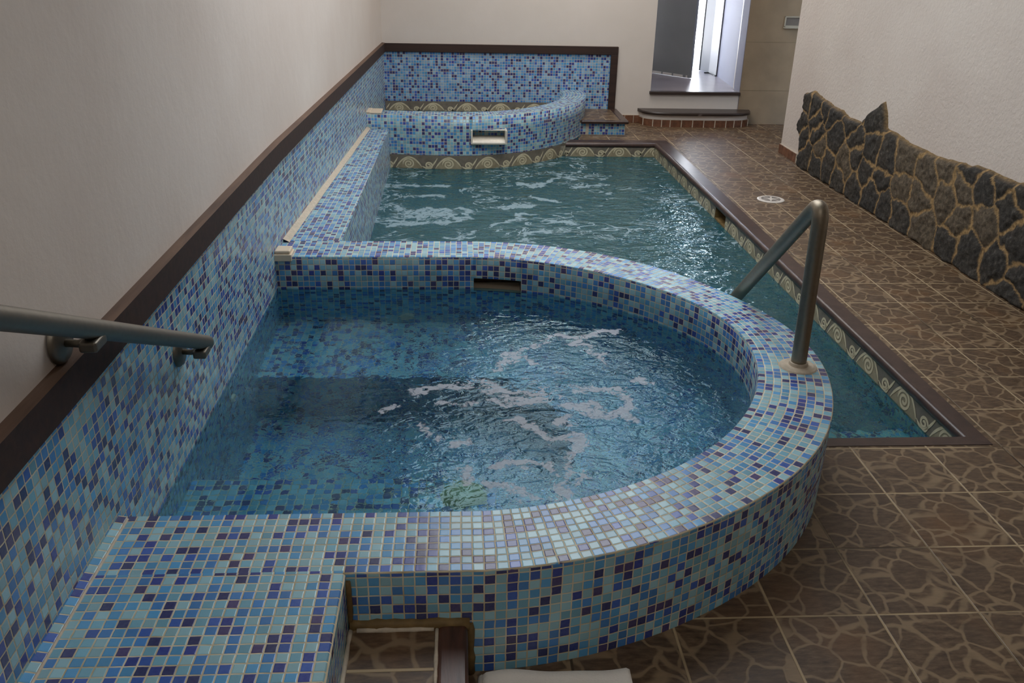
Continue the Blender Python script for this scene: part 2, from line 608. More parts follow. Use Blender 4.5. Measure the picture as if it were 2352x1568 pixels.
# left wall: plaster
mb = MB('wall')
zt = 2.8
mb.skirt([(x, y) for x, y in LEFT], -.1, zt, 1, 0)
for (x, y), (x2, y2) in zip(LEFT, LEFT[1:]):
    pass
mb.face([(-.25, -1.6, -1.2), (-.25, YF + .2, -1.2), (-.25, YF + .2, zt), (-.25, -1.6, zt)])
mb.face([(0, -1.6, zt), (-.25, -1.6, zt), (-.25, YF + .2, zt), (.09, YF, zt), (0, 4, zt)][::-1])
mb.face([(0, -1.6, -.1), (0, -1.6, zt), (-.25, -1.6, zt), (-.25, -1.6, -1.2)][::-1])
struct(mb.build('wall_left'))
# left wall: mosaic facing, 6 mm proud, down into the tub and the pool
mb = MB('mosaic_b')
path = [(x + .006, y) for x, y in LEFT]
mb.skirt(path, -.9, [trim_bot(y) + .005 for x, y in path], 1 / P, 0, .003)
struct(mb.build('wall_left_mosaic'))
# timber rail
mb = MB('rail', 'railtop')
RL = [(x, y) for x, y in LEFT]
RL = [(0, -1.6), (0, 0), (0, 1.3), (0, 1.7), (0, 2.2), (0, 3.0), (0, 3.6), (0, 4.0)] + RL[4:]
tk = .03
for a, b in zip(RL, RL[1:]):
    za, zb = trim_bot(a[1]), trim_bot(b[1])
    ta, tb = za + .082, zb + .082
    A, B = (a[0] + tk, a[1]), (b[0] + tk, b[1])
    mb.face([(*A, za), (*B, zb), (*B, tb), (*A, ta)], None, 0)
    mb.face([(*A, ta), (*B, tb), (b[0], b[1], tb + .004), (a[0], a[1], ta + .004)], None, 1)
    mb.face([(a[0], a[1], za), (b[0], b[1], zb), (*B, zb), (*A, za)], None, 0)
struct(mb.build('trim_1'))

# far wall with the doorway
mb = MB('wall_far', 'hall_wall')
DX0, DX1, DZ0, DZ1 = 2.762, 3.672, .29, 2.42
mb.box((-.25, YF, -1.2), (DX0, YF + .2, zt), 0)
mb.box((DX1, YF, -.1), (3.76, YF + .2, zt), 1)
mb.box((DX0, YF, -.1), (DX1, YF + .2, DZ0), 0)
mb.box((DX0, YF, DZ1), (DX1, YF + .2, zt), 0)
struct(mb.build('wall_far', merge=False))
mb = MB('mosaic_c')
y = YF - .006
mb.plane([(.05, y, -.2), (2.35, y, -.2), (2.35, y, .668), (.05, y, .668)], (.05, y, 0), (1, 0, 0), (0, 0, 1))
struct(mb.build('wall_far_mosaic'))
mb = MB('rail')
mb.box((.1, YF - .03, .658), (2.405, YF, .735), 0, .004)
mb.box((2.335, YF - .03, .12), (2.405, YF, .66), 0, .004)
struct(mb.build('trim_2'))

# right wall, stippled, ending at the corner of the passage
XR = 3.668
mb = MB('stucco')
mb.box((XR, -1.6, -.1), (XR + .9, 7.54, zt), 0)
struct(mb.build('wall_right'))
# shower wall beyond the corner, big beige tiles with thin joints
mb = MB('beige', 'joint')
YB = YF - .012
mb.box((3.676, YB, -.1), (5.0, YB + .25, zt), 0)
struct(mb.build('wall_shower'))
mb = MB('joint')
for z in (.335, .80, 1.265, 1.73):
    mb.box((3.676, YB - .0012, z - .0016), (5.0, YB + .001, z + .0016), 0)
for x in (4.42,):
    mb.box((x - .0016, YB - .0012, 0), (x + .0016, YB + .001, zt), 0)
struct(mb.build('wall_shower_joints', merge=False))
mb = MB('stucco')
mb.box((4.9, 7.3, -.1), (5.1, YB + .2, zt), 0)
struct(mb.build('wall_passage'))
mb = MB('wall')
mb.box((-.25, -1.8, -.1), (4.6, -1.6, zt), 0)
struct(mb.build('wall_back'))
mb = MB('ceil')
mb.box((-.25, -1.8, zt), (5.1, YF + .2, zt + .1), 0)
struct(mb.build('ceiling'))

# clay skirtings
mb = MB('brick', 'mortar')
for i in range(5):
    y0 = 7.135 + i * .082
    mb.box((XR - .014, y0, 0), (XR + .01, y0 + .077, .075), 0, .003)
mb.box((XR - .010, 7.13, 0), (XR + .01, 7.545, .078), 1)
mb.box((XR - .012, 7.54, 0), (XR + .3, 7.555, .075), 0, .003)
struct(mb.build('baseboard_right', merge=False))
mb = MB('brick', 'mortar')
for i in range(3):
    x0 = 2.43 + i * .09
    mb.box((x0, YF - .014, 0), (x0 + .085, YF + .01, .075), 0, .003)
mb.box((2.42, YF - .010, 0), (2.70, YF + .01, .078), 1)
struct(mb.build('baseboard_far', merge=False))

# ------------------------------------------------------------------ hall behind the doorway
HZ = .315
mb = MB('hall_tile')
hl = [(2.7, YF + .0), (3.86, YF + .0), (3.86, 11.1), (2.7, 11.1)]
mb.tess(hl, HZ, True, 1 / FT, (2.9, 9.0))
struct(mb.build('floor_hall'))
mb = MB('wall_far')
mb.box((2.6, YF + .2, .2), (2.745, 11.0, zt), 0)
struct(mb.build('wall_hall_left'))
mb = MB('hall_wall')
# right reveal leans a little outward with depth
for (xa, ya), (xb, yb) in zip([(DX1, YF), (3.768, 10.05), (3.80, 11.0)], [(3.768, 10.05), (3.80, 11.0), (3.80, 11.0)]):
    if (xa, ya) != (xb, yb):
        mb.face([(xb, yb, .2), (xa, ya, .2), (xa, ya, zt), (xb, yb, zt)])
mb.box((3.81, YF + .2, .2), (4.0, 11.0, zt), 0)
struct(mb.build('wall_hall_right', merge=False))
mb = MB('ceil')
mb.box((2.6, YF + .2, 2.62), (4.0, 11.2, 2.72), 0)
struct(mb.build('ceiling_hall'))
mb = MB('wall_far')
mb.box((2.6, 10.82, .2), (2.84, 11.0, zt), 0)
mb.box((2.84, 10.82, 2.45), (3.72, 11.0, zt), 0)
struct(mb.build('wall_hall_end', merge=False))
mb = MB('slab')
mb.box((DX0 - .012, YF - .035, .285), (DX1 + .006, YF + .03, .316), 0, .006)
struct(mb.build('trim_threshold'))


def leaf(a, b, z0, z1, th, mat, name, extra=None):
    """door leaf standing on the plan line a-b"""
    a, b = Vector((*a, 0)), Vector((*b, 0))
    d = (b - a).normalized()
    nrm = Vector((-d.y, d.x, 0)) * th / 2
    mb = MB(mat, 'white', 'dark')
    c = [a - nrm, b - nrm, b + nrm, a + nrm]
    lo = [Vector((p.x, p.y, z0)) for p in c]
    hi = [Vector((p.x, p.y, z1)) for p in c]
    mb.face(lo[::-1])
    mb.face(hi)
    for i in range(4):
        j = (i + 1) % 4
        mb.face([lo[i], lo[j], hi[j], hi[i]])
    if extra:
        extra(mb, a, d, nrm, z0)
    return mb.build(name)


def foot_dashes(mb, a, d, nrm, z0):
    # pale dashes along the foot of the leaf
    for t0, t1 in ((.10, .22), (.245, .375), (.40, .51), (.545, .56)):
        p = [a + d * t0, a + d * t1]
        n1 = -nrm * 1.15
        n2 = -nrm * .9
        for q in (n1,):
            mb.face([(*(p[0] + q)[:2], z0 - .004), (*(p[1] + q)[:2], z0 - .004), (*(p[1] + q)[:2], z0 + .022),
                     (*(p[0] + q)[:2], z0 + .022)], None, 1)


door = leaf((2.935, 10.545), (3.413, 9.912), HZ + .003, 2.42, .04, 'grey', 'door_1', None)
struct(door)
dv = (Vector((3.413, 9.912, 0)) - Vector((2.935, 10.545, 0))).normalized()
dn = Vector((dv.y, -dv.x, 0))
if dn.y > 0:
    dn = -dn
mb = MB('white')
for t0, t1 in ((.255, .385), (.41, .54), (.565, .70), (.745, .765)):
    a = Vector((2.935, 10.545, 0)) + dv * t0 + dn * .021
    b = Vector((2.935, 10.545, 0)) + dv * t1 + dn * .021
    a2, b2 = a + dn * .006, b + dn * .006
    z0, z1 = HZ + .006, HZ + .030
    pts = [a, b, b2, a2]
    lo = [(p.x, p.y, z0) for p in pts]
    hi = [(p.x, p.y, z1) for p in pts]
    mb.face(lo[::-1])
    mb.face(hi)
    for i in range(4):
        j = (i + 1) % 4
        mb.face([lo[i], lo[j], hi[j], hi[i]])
mb.build('foot_dash', door)  # white dashes along the foot of the leaf
d2 = leaf((3.705, 10.60), (3.752, 10.385), HZ + .01, 2.42, .02, 'whitedoor', 'door_2')
struct(d2)
mb = MB('dark')
mb.box((3.688, 10.605, HZ + .005), (3.712, 10.63, 2.42), 0, .002)
mb.build('edge_seal', d2)
leafb = leaf((3.752, 10.385), (3.768, 10.12), HZ + .01, 2.42, .02, 'whitedoor', 'frame_panel')
leafb.parent = d2
mb = MB('dark')
mb.box((3.69, 10.37, HZ), (3.772, 10.39, HZ + .012), 0)
mb.box((3.745, 10.12, HZ), (3.775, 10.37, HZ + .010), 0)
mb.build('floor_track', d2)

# outdoors, seen through the gap
mb = MB('paving')
mb.box((-1, 11.0, .1), (9, 22, .30), 0)
struct(mb.build('ground_outside'))
mb = MB('out')
mb.box((-1, 17, .3), (9, 17.3, 4), 0)
tag(mb.build('garden_wall'), 'sunlit pale wall far outside, seen through the gap of the open door', 'wall', None, 'structure')
mb = MB('dark', 'out')
mb.box((4.1, 15.5, 1.32), (5.6, 16.3, 1.36), 0, .01)
tp = mb
lt = thing('garden_table', 'thin dark-topped outdoor table glimpsed in the bright gap beside the grey door', 'table', (4.85, 15.9, .30))
tp.build('table_top', lt)
for x in (4.2, 5.5):
    for y in (15.6, 16.2):
        mb = MB('dark')
        mb.box((x - .03, y - .03, .30), (x + .03, y + .03, 1.32), 0)
        mb.build('leg', lt)

# ------------------------------------------------------------------ door step
st = thing('door_step', 'half-oval step with dark slab top below the open doorway', 'step', (3.2, 8.8, 0))


def dome(x0, x1, yb, dep, n=40, pw=.42):
    out = []
    for i in range(n + 1):
        t = -1 + 2 * i / n
        out.append(((x0 + x1) / 2 + (x1 - x0) / 2 * t, yb - dep * (1 - abs(t) ** 5) ** pw))
    return out


pr = dome(2.665, 3.775, YF, .225)
mb = MB('wall_far')
mb.skirt(pr, .07, .118, 1, 0, smooth=True)
mb.build('riser', st)
pb = dome(2.655, 3.785, YF, .235)
mb = MB('brick', 'mortar')
L = 0
for i in range(len(pb) - 1):
    a, b = pb[i], pb[i + 1]
    mb.face([(*a, 0), (*b, 0), (*b, .068), (*a, .068)], None, 0)
    mb.face([(*a, .068), (*b, .068), (b[0], b[1] + .02, .07), (a[0], a[1] + .02, .07)], None, 1)
    L += math.hypot(b[0] - a[0], b[1] - a[1])
    if L > .085:
        L = 0
        m = Vector((b[0], b[1] - .001, 0))
        mb.box((m.x - .004, m.y - .003, 0), (m.x + .004, m.y + .003, .068), 1)
mb.build('skirting_tiles', st, merge=False)
pt = dome(2.645, 3.795, YF, .262)
mb = MB('slab')
mb.tess([(a, b) for a, b in pt], .145, True, 1)
mb.skirt(pt, .118, .145, 1, 0, smooth=True)
mb.tess([(a, b) for a, b in pt], .118, False, 1)
mb.build('tread_slab', st)

# soap dish on the shower wall
sd = thing('soap_dish', 'small white rectangular soap dish on the beige tiled wall beyond the corner', 'soap dish', (4.11, YB, .95))
mb = MB('dish')
x0, x1, z0, z1 = 4.030, 4.20, .943, 1.045
for lo, hi in (((x0, z0), (x1, z0 + .017)), ((x0, z1 - .013), (x1, z1)), ((x0, z0), (x0 + .014, z1)), ((x1 - .014, z0), (x1, z1))):
    mb.box((lo[0], YB - .022, lo[1]), (hi[0], YB, hi[1]), 0, .004)
mb.build('rim', sd, merge=False)
mb = MB('dish_back')
mb.box((x0 + .008, YB - .006, z0 + .008), (x1 - .008, YB + .002, z1 - .008), 0)
mb.build('back', sd)
mb = MB('dish')
mb.box((x0 - .004, YB - .05, z0 - .010), (x1 + .004, YB, z0 + .004), 0, .005)
mb.build('tray', sd)

# ------------------------------------------------------------------ hot tub
tub = thing('hot_tub', 'D-shaped hot tub with broad blue mosaic rim in the foreground', 'hot tub', (.9, 2.8, 0))
mb = MB('mosaic', 'rubble')
ch = .0035
Iu = MB()
# niche for the skimmer on the far straight part of the inner wall
NX0, NX1, NZ0, NZ1 = .905, 1.122, .122, .198
ip = []
for i, q in enumerate(INNER):
    ip.append(q)


def seg_in_niche(i):
    m = ((INNER[i][0] + INNER[i + 1][0]) / 2, (INNER[i][1] + INNER[i + 1][1]) / 2)
    return NX0 < m[0] < NX1 and m[1] > CY


# refine so that niche edges are path vertices
def split_path(path, xs):
    out = [path[0]]
    for a, b in zip(path, path[1:]):
        if a[1] > CY + .5 and b[1] > CY + .5:
            for x in sorted(xs, reverse=True):
                if min(a[0], b[0]) + 1e-6 < x < max(a[0], b[0]) - 1e-6:
                    t = (x - a[0]) / (b[0] - a[0])
                    out.append((x, a[1] + t * (b[1] - a[1])))
        out.append(b)
    return out


INNER_S = split_path(INNER, [NX0, NX1])


def in_niche(i):
    m = ((INNER_S[i][0] + INNER_S[i + 1][0]) / 2, (INNER_S[i][1] + INNER_S[i + 1][1]) / 2)
    return NX0 < m[0] < NX1 and m[1] > CY


mb.skirt(INNER_S, -.7, NZ0, 1 / P, 0, 0, True, True)
mb.skirt(INNER_S, NZ0, NZ1, 1 / P, 0, 0, True, True, in_niche)
mb.skirt(INNER_S, NZ1, H - ch, 1 / P, 0, 0, True, True)
# top ring between the two curves (same number of points), and both rounded arrises
n = len(INNER)


def toward(a, b, d):
    m = math.hypot(b[0] - a[0], b[1] - a[1])
    return (a[0] + (b[0] - a[0]) * d / m, a[1] + (b[1] - a[1]) * d / m)


I2 = [toward(a, b, ch) for a, b in zip(INNER, OUTER)]
O2 = [toward(b, a, ch) for a, b in zip(INNER, OUTER)]
u = 0
for i in range(n - 1):
    mi_ = ((INNER[i][0] + OUTER[i][0]) / 2, (INNER[i][1] + OUTER[i][1]) / 2)
    mj = ((INNER[i + 1][0] + OUTER[i + 1][0]) / 2, (INNER[i + 1][1] + OUTER[i + 1][1]) / 2)
    d = math.hypot(mi_[0] - mj[0], mi_[1] - mj[1]) / P
    w = 9.0
    e = ch / P
    mb.face([(*I2[i], H), (*O2[i], H), (*O2[i + 1], H), (*I2[i + 1], H)], [(u, e), (u, w - e), (u + d, w - e), (u + d, e)], 0)
    mb.face([(*INNER[i], H - ch), (*I2[i], H), (*I2[i + 1], H), (*INNER[i + 1], H - ch)],
            [(u, 0), (u, .03), (u + d, .03), (u + d, 0)], 0, True)
    mb.face([(*O2[i], H), (*OUTER[i], H - ch), (*OUTER[i + 1], H - ch), (*O2[i + 1], H)],
            [(u, w - .03), (u, w), (u + d, w), (u + d, w - .03)], 0, True)
    u += d
mb.skirt(OUTER, -1.1, H - ch, 1 / P, 0, 0, False, True)
mb.build('curved_wall', tub)
# lining of the skimmer opening
mb = MB('rubble', 'plastic', 'dark')
arcn = [q for q in INNER_S if NX0 - 1e-4 <= q[0] <= NX1 + 1e-4 and q[1] > CY + .5]
yb = 3.90
for a, b in zip(arcn, arcn[1:]):
    mb.face([(*a, NZ0), (*b, NZ0), (b[0], yb, NZ0), (a[0], yb, NZ0)], None, 0)
    mb.face([(*a, NZ1), (*b, NZ1), (b[0], yb, NZ1), (a[0], yb, NZ1)], None, 0)
    mb.face([(a[0], yb, NZ0), (b[0], yb, NZ0), (b[0], yb, NZ1), (a[0], yb, NZ1)], None, 0)
for q in (arcn[0], arcn[-1]):
    mb.face([(*q, NZ0), (q[0], yb, NZ0), (q[0], yb, NZ1), (*q, NZ1)], None, 0)
for a, b in zip(arcn, arcn[1:]):
    mb.face([(a[0], a[1] + .004, NZ0 + .003), (b[0], b[1] + .004, NZ0 + .003), (b[0], yb - .03, NZ0 + .024), (a[0], yb - .03, NZ0 + .024)], None, 1)
    mb.face([(a[0], yb - .03, NZ0 + .024), (b[0], yb - .03, NZ0 + .024), (b[0], yb - .03, NZ0 + .001), (a[0], yb - .03, NZ0 + .001)], None, 1)
o = mb.build('skimmer_opening', tub, merge=False)
o['label'] = 'stained skimmer opening'
# underwater seat with the footwell cut out, an entry step, and the footwell floor
ZS, ZST, ZFW = -.27, -.03, -.62
foot = [(0, 3.245), (.85, 3.245), (1.02, 3.20), (1.15, 3.10), (1.23, 2.96), (1.255, 2.8), (1.24, 2.64), (1.18, 2.50), (1.06, 2.40), (.9, 2.355), (0, 2.355)]
mb = MB('mosaic')
lp = INNER + foot
mb.tess(lp, ZS, True, 1 / P, (0, CY - .985))
mb.skirt(foot, ZFW, ZS, 1 / P, 0, 0, True)
mb.build('seat_ledge', tub)
mb = MB('mosaic')
mb.tess([(0, 2.30), (1.35, 2.30), (1.35, 3.30), (0, 3.30)], ZFW, True, 1 / P)
mb.build('footwell_floor', tub)
mb = MB('mosaic')
stp = [(0, 1.80), (.96, 1.80), (.96, 2.25), (.90, 2.33), (.82, 2.345), (0, 2.345)]
mb.tess(stp, ZST, True, 1 / P, (0, CY - .985))
mb.skirt(stp[1:], ZS - .3, ZST, 1 / P, 0, 0, False)
mb.build('entry_step', tub)
# fittings
mb = MB('plastic', 'dark')
mb.lathe([(.0, .002), (.016, .002), (.021, .014), (.034, .012), (.038, 0)], (.59, CY + .985, -.20), (0, -1, 0), 28)
mb.build('water_jet', tub)
mb = MB('plastic', 'dark')
mb.lathe([(.0, .002), (.012, .002), (.016, .010), (.025, .008), (.028, 0)], (.006, 2.87, -.03), (1, 0, 0), 28)
mb.build('water_jet', tub)
mb = MB('lens', 'white')
mb.lathe([(.0, .022), (.03, .02), (.055, .012), (.06, .004), (.07, .004), (.072, 0)], (.85, 2.245, ZST), (0, 0, 1), 32)
mb.build('underwater_light', tub)
# cream cover on the far rim corner
cp = thing('vent_cap', 'small cream plastic cap on the rim corner beside the left wall', 'cap', (.045, 3.85, H))
mb = MB('plastic')
mb.box((.002, 3.772, H - .02), (.082, 3.86, H + .012), 0, .003)
mb.build('body', cp)
mb = MB('plastic')
mb.box((.006, 3.78, H + .012), (.076, 3.86, H + .028), 0, .006, 3)
mb.build('lid', cp)

# ------------------------------------------------------------------ water
STROKES_HOT = [[(1.501, 3.276), (1.387, 3.242), (1.318, 3.199), (1.235, 3.218), (1.145, 3.162), (1.079, 3.101), (1.026, 3.066)], [(1.316, 3.186), (1.357, 3.098), (1.388, 3.026)], [(1.058, 3.089), (1.033, 3.007), (1.014, 2.928)], [(1.085, 3.041), (1.108, 3.013)], [(0.919, 2.833), (0.955, 2.771), (1.009, 2.74), (1.057, 2.759)], [(0.686, 2.765), (0.76, 2.774), (0.815, 2.793), (0.881, 2.823)], [(1.241, 2.736), (1.319, 2.755), (1.394, 2.754), (1.427, 2.675), (1.425, 2.563), (1.442, 2.51)], [(1.246, 2.621), (1.293, 2.574), (1.363, 2.564), (1.39, 2.619)], [(1.0, 2.544), (1.051, 2.534), (1.091, 2.482), (1.128, 2.423), (1.187, 2.422), (1.233, 2.446), (1.237, 2.38), (1.206, 2.303), (1.181, 2.23), (1.144, 2.174), (1.112, 2.094)], [(0.954, 2.272), (1.009, 2.263), (1.072, 2.247), (1.118, 2.231)], [(0.949, 2.138), (1.002, 2.13), (1.053, 2.109)], [(0.568, 2.642), (0.579, 2.633)], [(0.87, 2.656), (0.902, 2.657)], [(0.789, 2.657), (0.812, 2.647)], [(0.78, 2.463), (0.797, 2.459)], [(0.81, 2.377), (0.835, 2.405), (0.851, 2.396)], [(0.961, 2.692), (1.034, 2.677), (1.124, 2.67)], [(0.711, 2.493), (0.724, 2.489)], [(1.184, 2.55), (1.21, 2.549)], [(1.082, 2.719), (1.129, 2.728)], [(1.292, 2.63), (1.326, 2.61)], [(1.481, 2.814), (1.573, 2.792)], [(1.188, 2.159), (1.233, 2.2)], [(0.835, 2.238), (0.858, 2.154)]]
STROKES_POOL = [[(0.249, 6.097), (0.373, 6.128), (0.445, 5.986), (0.541, 5.931), (0.664, 5.989), (0.759, 5.935)], [(0.301, 5.846), (0.425, 5.82), (0.517, 5.795), (0.7, 5.771), (0.791, 5.826), (0.868, 5.881), (0.932, 6.08)], [(0.371, 5.714), (0.489, 5.752), (0.669, 5.797)], [(0.472, 6.072), (0.612, 6.133), (0.741, 6.077)], [(0.508, 5.987), (0.615, 6.046), (0.758, 6.019)], [(1.047, 5.671), (1.156, 5.751), (1.248, 5.999), (1.373, 5.973)], [(0.851, 5.494), (0.955, 5.569)], [(1.375, 6.906), (1.456, 6.8), (1.732, 7.027)], [(0.261, 6.768), (0.468, 6.809), (0.679, 6.793)], [(0.518, 6.471), (0.687, 6.379)], [(1.406, 5.808), (1.54, 5.756)], [(0.793, 5.445), (0.938, 5.456)], [(1.284, 5.402), (1.428, 5.55)], [(1.745, 7.143), (1.965, 7.111)], [(1.81, 6.773), (1.994, 6.814)], [(0.348, 6.5), (0.452, 6.437)], [(1.146, 6.203), (1.311, 6.236)], [(1.409, 6.426), (1.524, 6.397)]]


def stroke_field(xy, strokes, w):
    f = np.zeros(len(xy))
    for s in strokes:
        for a, b in zip(s, s[1:]):
            a, b = np.array(a), np.array(b)
            d = b - a
            t = np.clip(((xy - a) @ d) / max(d @ d, 1e-9), 0, 1)
            r = np.linalg.norm(xy - (a + t[:, None] * d), axis=1)
            f = np.maximum(f, np.exp(-(r / w) ** 2))
    return f


def vnoise(a, b, sc, seed):
    r = np.random.RandomState(seed)
    tab = r.rand(64, 64)
    x, y = a * sc, b * sc
    i, j = np.floor(x).astype(int), np.floor(y).astype(int)
    fx, fy = x - i, y - j
    fx, fy = fx * fx * (3 - 2 * fx), fy * fy * (3 - 2 * fy)
    g = lambda p, q: tab[p % 64, q % 64]
    return g(i, j) * (1 - fx) * (1 - fy) + g(i + 1, j) * fx * (1 - fy) + g(i, j + 1) * (1 - fx) * fy + g(i + 1, j + 1) * fx * fy


def jitter(xy, amp, sc):
    return xy + np.stack([vnoise(xy[:, 0], xy[:, 1], sc, 31) - .5 + .5 * (vnoise(xy[:, 0], xy[:, 1], sc * 2.7, 33) - .5),
                          vnoise(xy[:, 0], xy[:, 1], sc, 32) - .5 + .5 * (vnoise(xy[:, 0], xy[:, 1], sc * 2.7, 34) - .5)], 1) * amp


def set_attr(o, name, vals):
    at = o.data.attributes.new(name, 'FLOAT', 'POINT')
    at.data.foreach_set('value', np.asarray(vals, dtype=np.float32))


def grid_water(name, mat, bound, z, c, nr):
    """surface spun from a centre to a closed boundary"""
    vs, fs = [(c[0], c[1], z)], []
    N = len(bound)
    for j in range(1, nr + 1):
        t = j / nr
        for q in bound:
            vs.append((c[0] + (q[0] - c[0]) * t, c[1] + (q[1] - c[1]) * t, z))
    for i in range(N):
        fs.append((0, 1 + i, 1 + (i + 1) % N))
    for j in range(nr - 1):
        for i in range(N):
            a, b = 1 + j * N + i, 1 + j * N + (i + 1) % N
            fs.append((a, a + N, b + N, b))
    me = bpy.data.meshes.new(name)
    me.from_pydata(vs, [], fs)
    me.materials.append(M[mat])
    me.polygons.foreach_set('use_smooth', [True] * len(fs))
    me.update()
    o = bpy.data.objects.new(name, me)
    COL.objects.link(o)
    return o, np.array(vs)[:, :2]


def grow(path, d):
    out = []
    for i, q in enumerate(path):
        a, b = path[max(0, i - 1)], path[min(len(path) - 1, i + 1)]
        dx, dy = b[0] - a[0], b[1] - a[1]
        m = math.hypot(dx, dy)
        out.append((q[0] + dy / m * d, q[1] - dx / m * d))
    return out


def densify(path, step):
    out = [path[0]]
    for a, b in zip(path, path[1:]):
        k = max(1, int(math.hypot(b[0] - a[0], b[1] - a[1]) / step))
        out += [(a[0] + (b[0] - a[0]) * i / k, a[1] + (b[1] - a[1]) * i / k) for i in range(1, k + 1)]
    return out


bd = densify(grow(INNER, .01) + [(-.01, CY + .9), (-.01, CY - .9)], .015)
wo, xy = grid_water('hot_tub_water', 'water_hot', bd, ZW, (.95, 2.8), 130)
rim_r = np.hypot(np.maximum(xy[:, 0] - CX, 0), xy[:, 1] - CY)
fo = stroke_field(jitter(xy, .07, 14), STROKES_HOT, .031)
fo *= .50 + .34 * vnoise(xy[:, 0], xy[:, 1], 11, 41)
boil = np.exp(-(((xy[:, 0] - 1.25) / .5) ** 2 + ((xy[:, 1] - 2.65) / .55) ** 2))
fo = np.clip(fo * 1.0 + boil * .1, 0, 1)
set_attr(wo, 'foam', fo)
set_attr(wo, 'lace', boil * .8)
set_attr(wo, 'bubbly', np.ones(len(xy)))
chop = np.clip(.07 + .95 * np.exp(-(((xy[:, 0] - 1.35) / .68) ** 2 + ((xy[:, 1] - 2.62) / .7) ** 2)), 0, 1)
set_attr(wo, 'chop', chop)
tag(wo, 'rippling clear blue water with white foam streaks inside the foreground hot tub', 'water', None, 'stuff')

# pool water: a grid trimmed to the pool
gx, gy = np.arange(.12, 2.74, .02), np.arange(2.58, 8.3, .02)
vs = [(x, y, ZP) for y in gy for x in gx]
fs = []
NX = len(gx)
omid = [(a[0] * .45 + b[0] * .55, a[1] * .45 + b[1] * .55) for a, b in zip(INNER, OUTER)]


def inside_tub(x, y):
    if x < CX:
        return abs(y - CY) < 1.10
    a = math.atan2(y - CY, x - CX)
    return math.hypot(x - CX, y - CY) < 1.11 - .03 * math.sin(2 * a) ** 2


def t2_y(x):
    for a, b in zip(T2, T2[1:]):
        if a[0] <= x <= b[0]:
            return a[1] + (b[1] - a[1]) * (x - a[0]) / (b[0] - a[0] + 1e-9)
    return 9


for j in range(len(gy) - 1):
    for i in range(NX - 1):
        x, y = gx[i] + .01, gy[j] + .01
        if inside_tub(x, y) or y > t2_y(x) + .1 or y > 8.0:
            continue
        fs.append((j * NX + i, j * NX + i + 1, (j + 1) * NX + i + 1, (j + 1) * NX + i))
used = sorted({k for f in fs for k in f})
mp = {k: i for i, k in enumerate(used)}
me = bpy.data.meshes.new('pool_water')
me.from_pydata([vs[k] for k in used], [], [tuple(mp[k] for k in f) for f in fs])
me.materials.append(M['water_pool'])
me.polygons.foreach_set('use_smooth', [True] * len(fs))
me.update()
pw = bpy.data.objects.new('pool_water', me)
COL.objects.link(pw)
xy = np.array([vs[k][:2] for k in used])
fo = stroke_field(jitter(xy, .16, 6), STROKES_POOL, .052) * (.46 + .36 * vnoise(xy[:, 0], xy[:, 1], 7, 42))
jet = np.exp(-(((xy[:, 0] - .6) / .28) ** 2 + ((xy[:, 1] - 5.93) / .2) ** 2))
gen = np.clip((xy[:, 1] - 4.2) / 1.5, 0, 1)
set_attr(pw, 'foam', np.clip(np.maximum(fo, jet * .5) + gen * .12, 0, 1))
set_attr(pw, 'lace', .45 + .5 * gen)
set_attr(pw, 'bubbly', np.clip((xy[:, 1] - 2.7) / 1.9, .18, 1))
set_attr(pw, 'chop', np.clip(.55 + .4 * np.exp(-((xy[:, 0] - 1.8) / .9) ** 2) - .35 * np.clip((4.0 - xy[:, 1]) / 1.2, 0, 1), .2, 1))
tag(pw, 'choppy teal water with foam filling the long pool behind the hot tub', 'water', None, 'stuff')

# ------------------------------------------------------------------ main pool
pool = thing('swimming_pool', 'sunken pool of teal water along the passage with brown coping', 'pool', (1.6, 5.4, 0))
ys = [2.66, 3.5, 4.5, 5.645, 5.885, 7.0, 7.88]
rw = [(pool_x(y), y) for y in ys]
mb = MB('mosaic_b')
mb.skirt(rw, -1.1, ZP - .012, 1 / P, 0, 0, True)
mb.face([(1.9, 2.66, -1.1), (2.7, 2.66, -1.1), (2.7, 2.66, -.02), (1.9, 2.66, -.02)], [(0, 0), (30, 0), (30, 41), (0, 41)])
mb.face([(1.6, 7.88, -1.1), (2.7, 7.88, -1.1), (2.7, 7.88, ZP - .012), (1.6, 7.88, ZP - .012)][::-1], [(0, 0), (41, 0), (41, 36), (0, 36)])
mb.build('basin_wall', pool)
mb = MB('mosaic_b')
mb.tess([(.0, 2.6), (2.75, 2.6), (2.75, 8.2), (.0, 8.2)], -1.0, True, 1 / P)
mb.build('basin_floor', pool)
mb = MB('mosaic_b')
mb.box((1.9, 2.66, -.9), (2.69, 3.05, -.30), 0)
mb.build('submerged_step', pool)


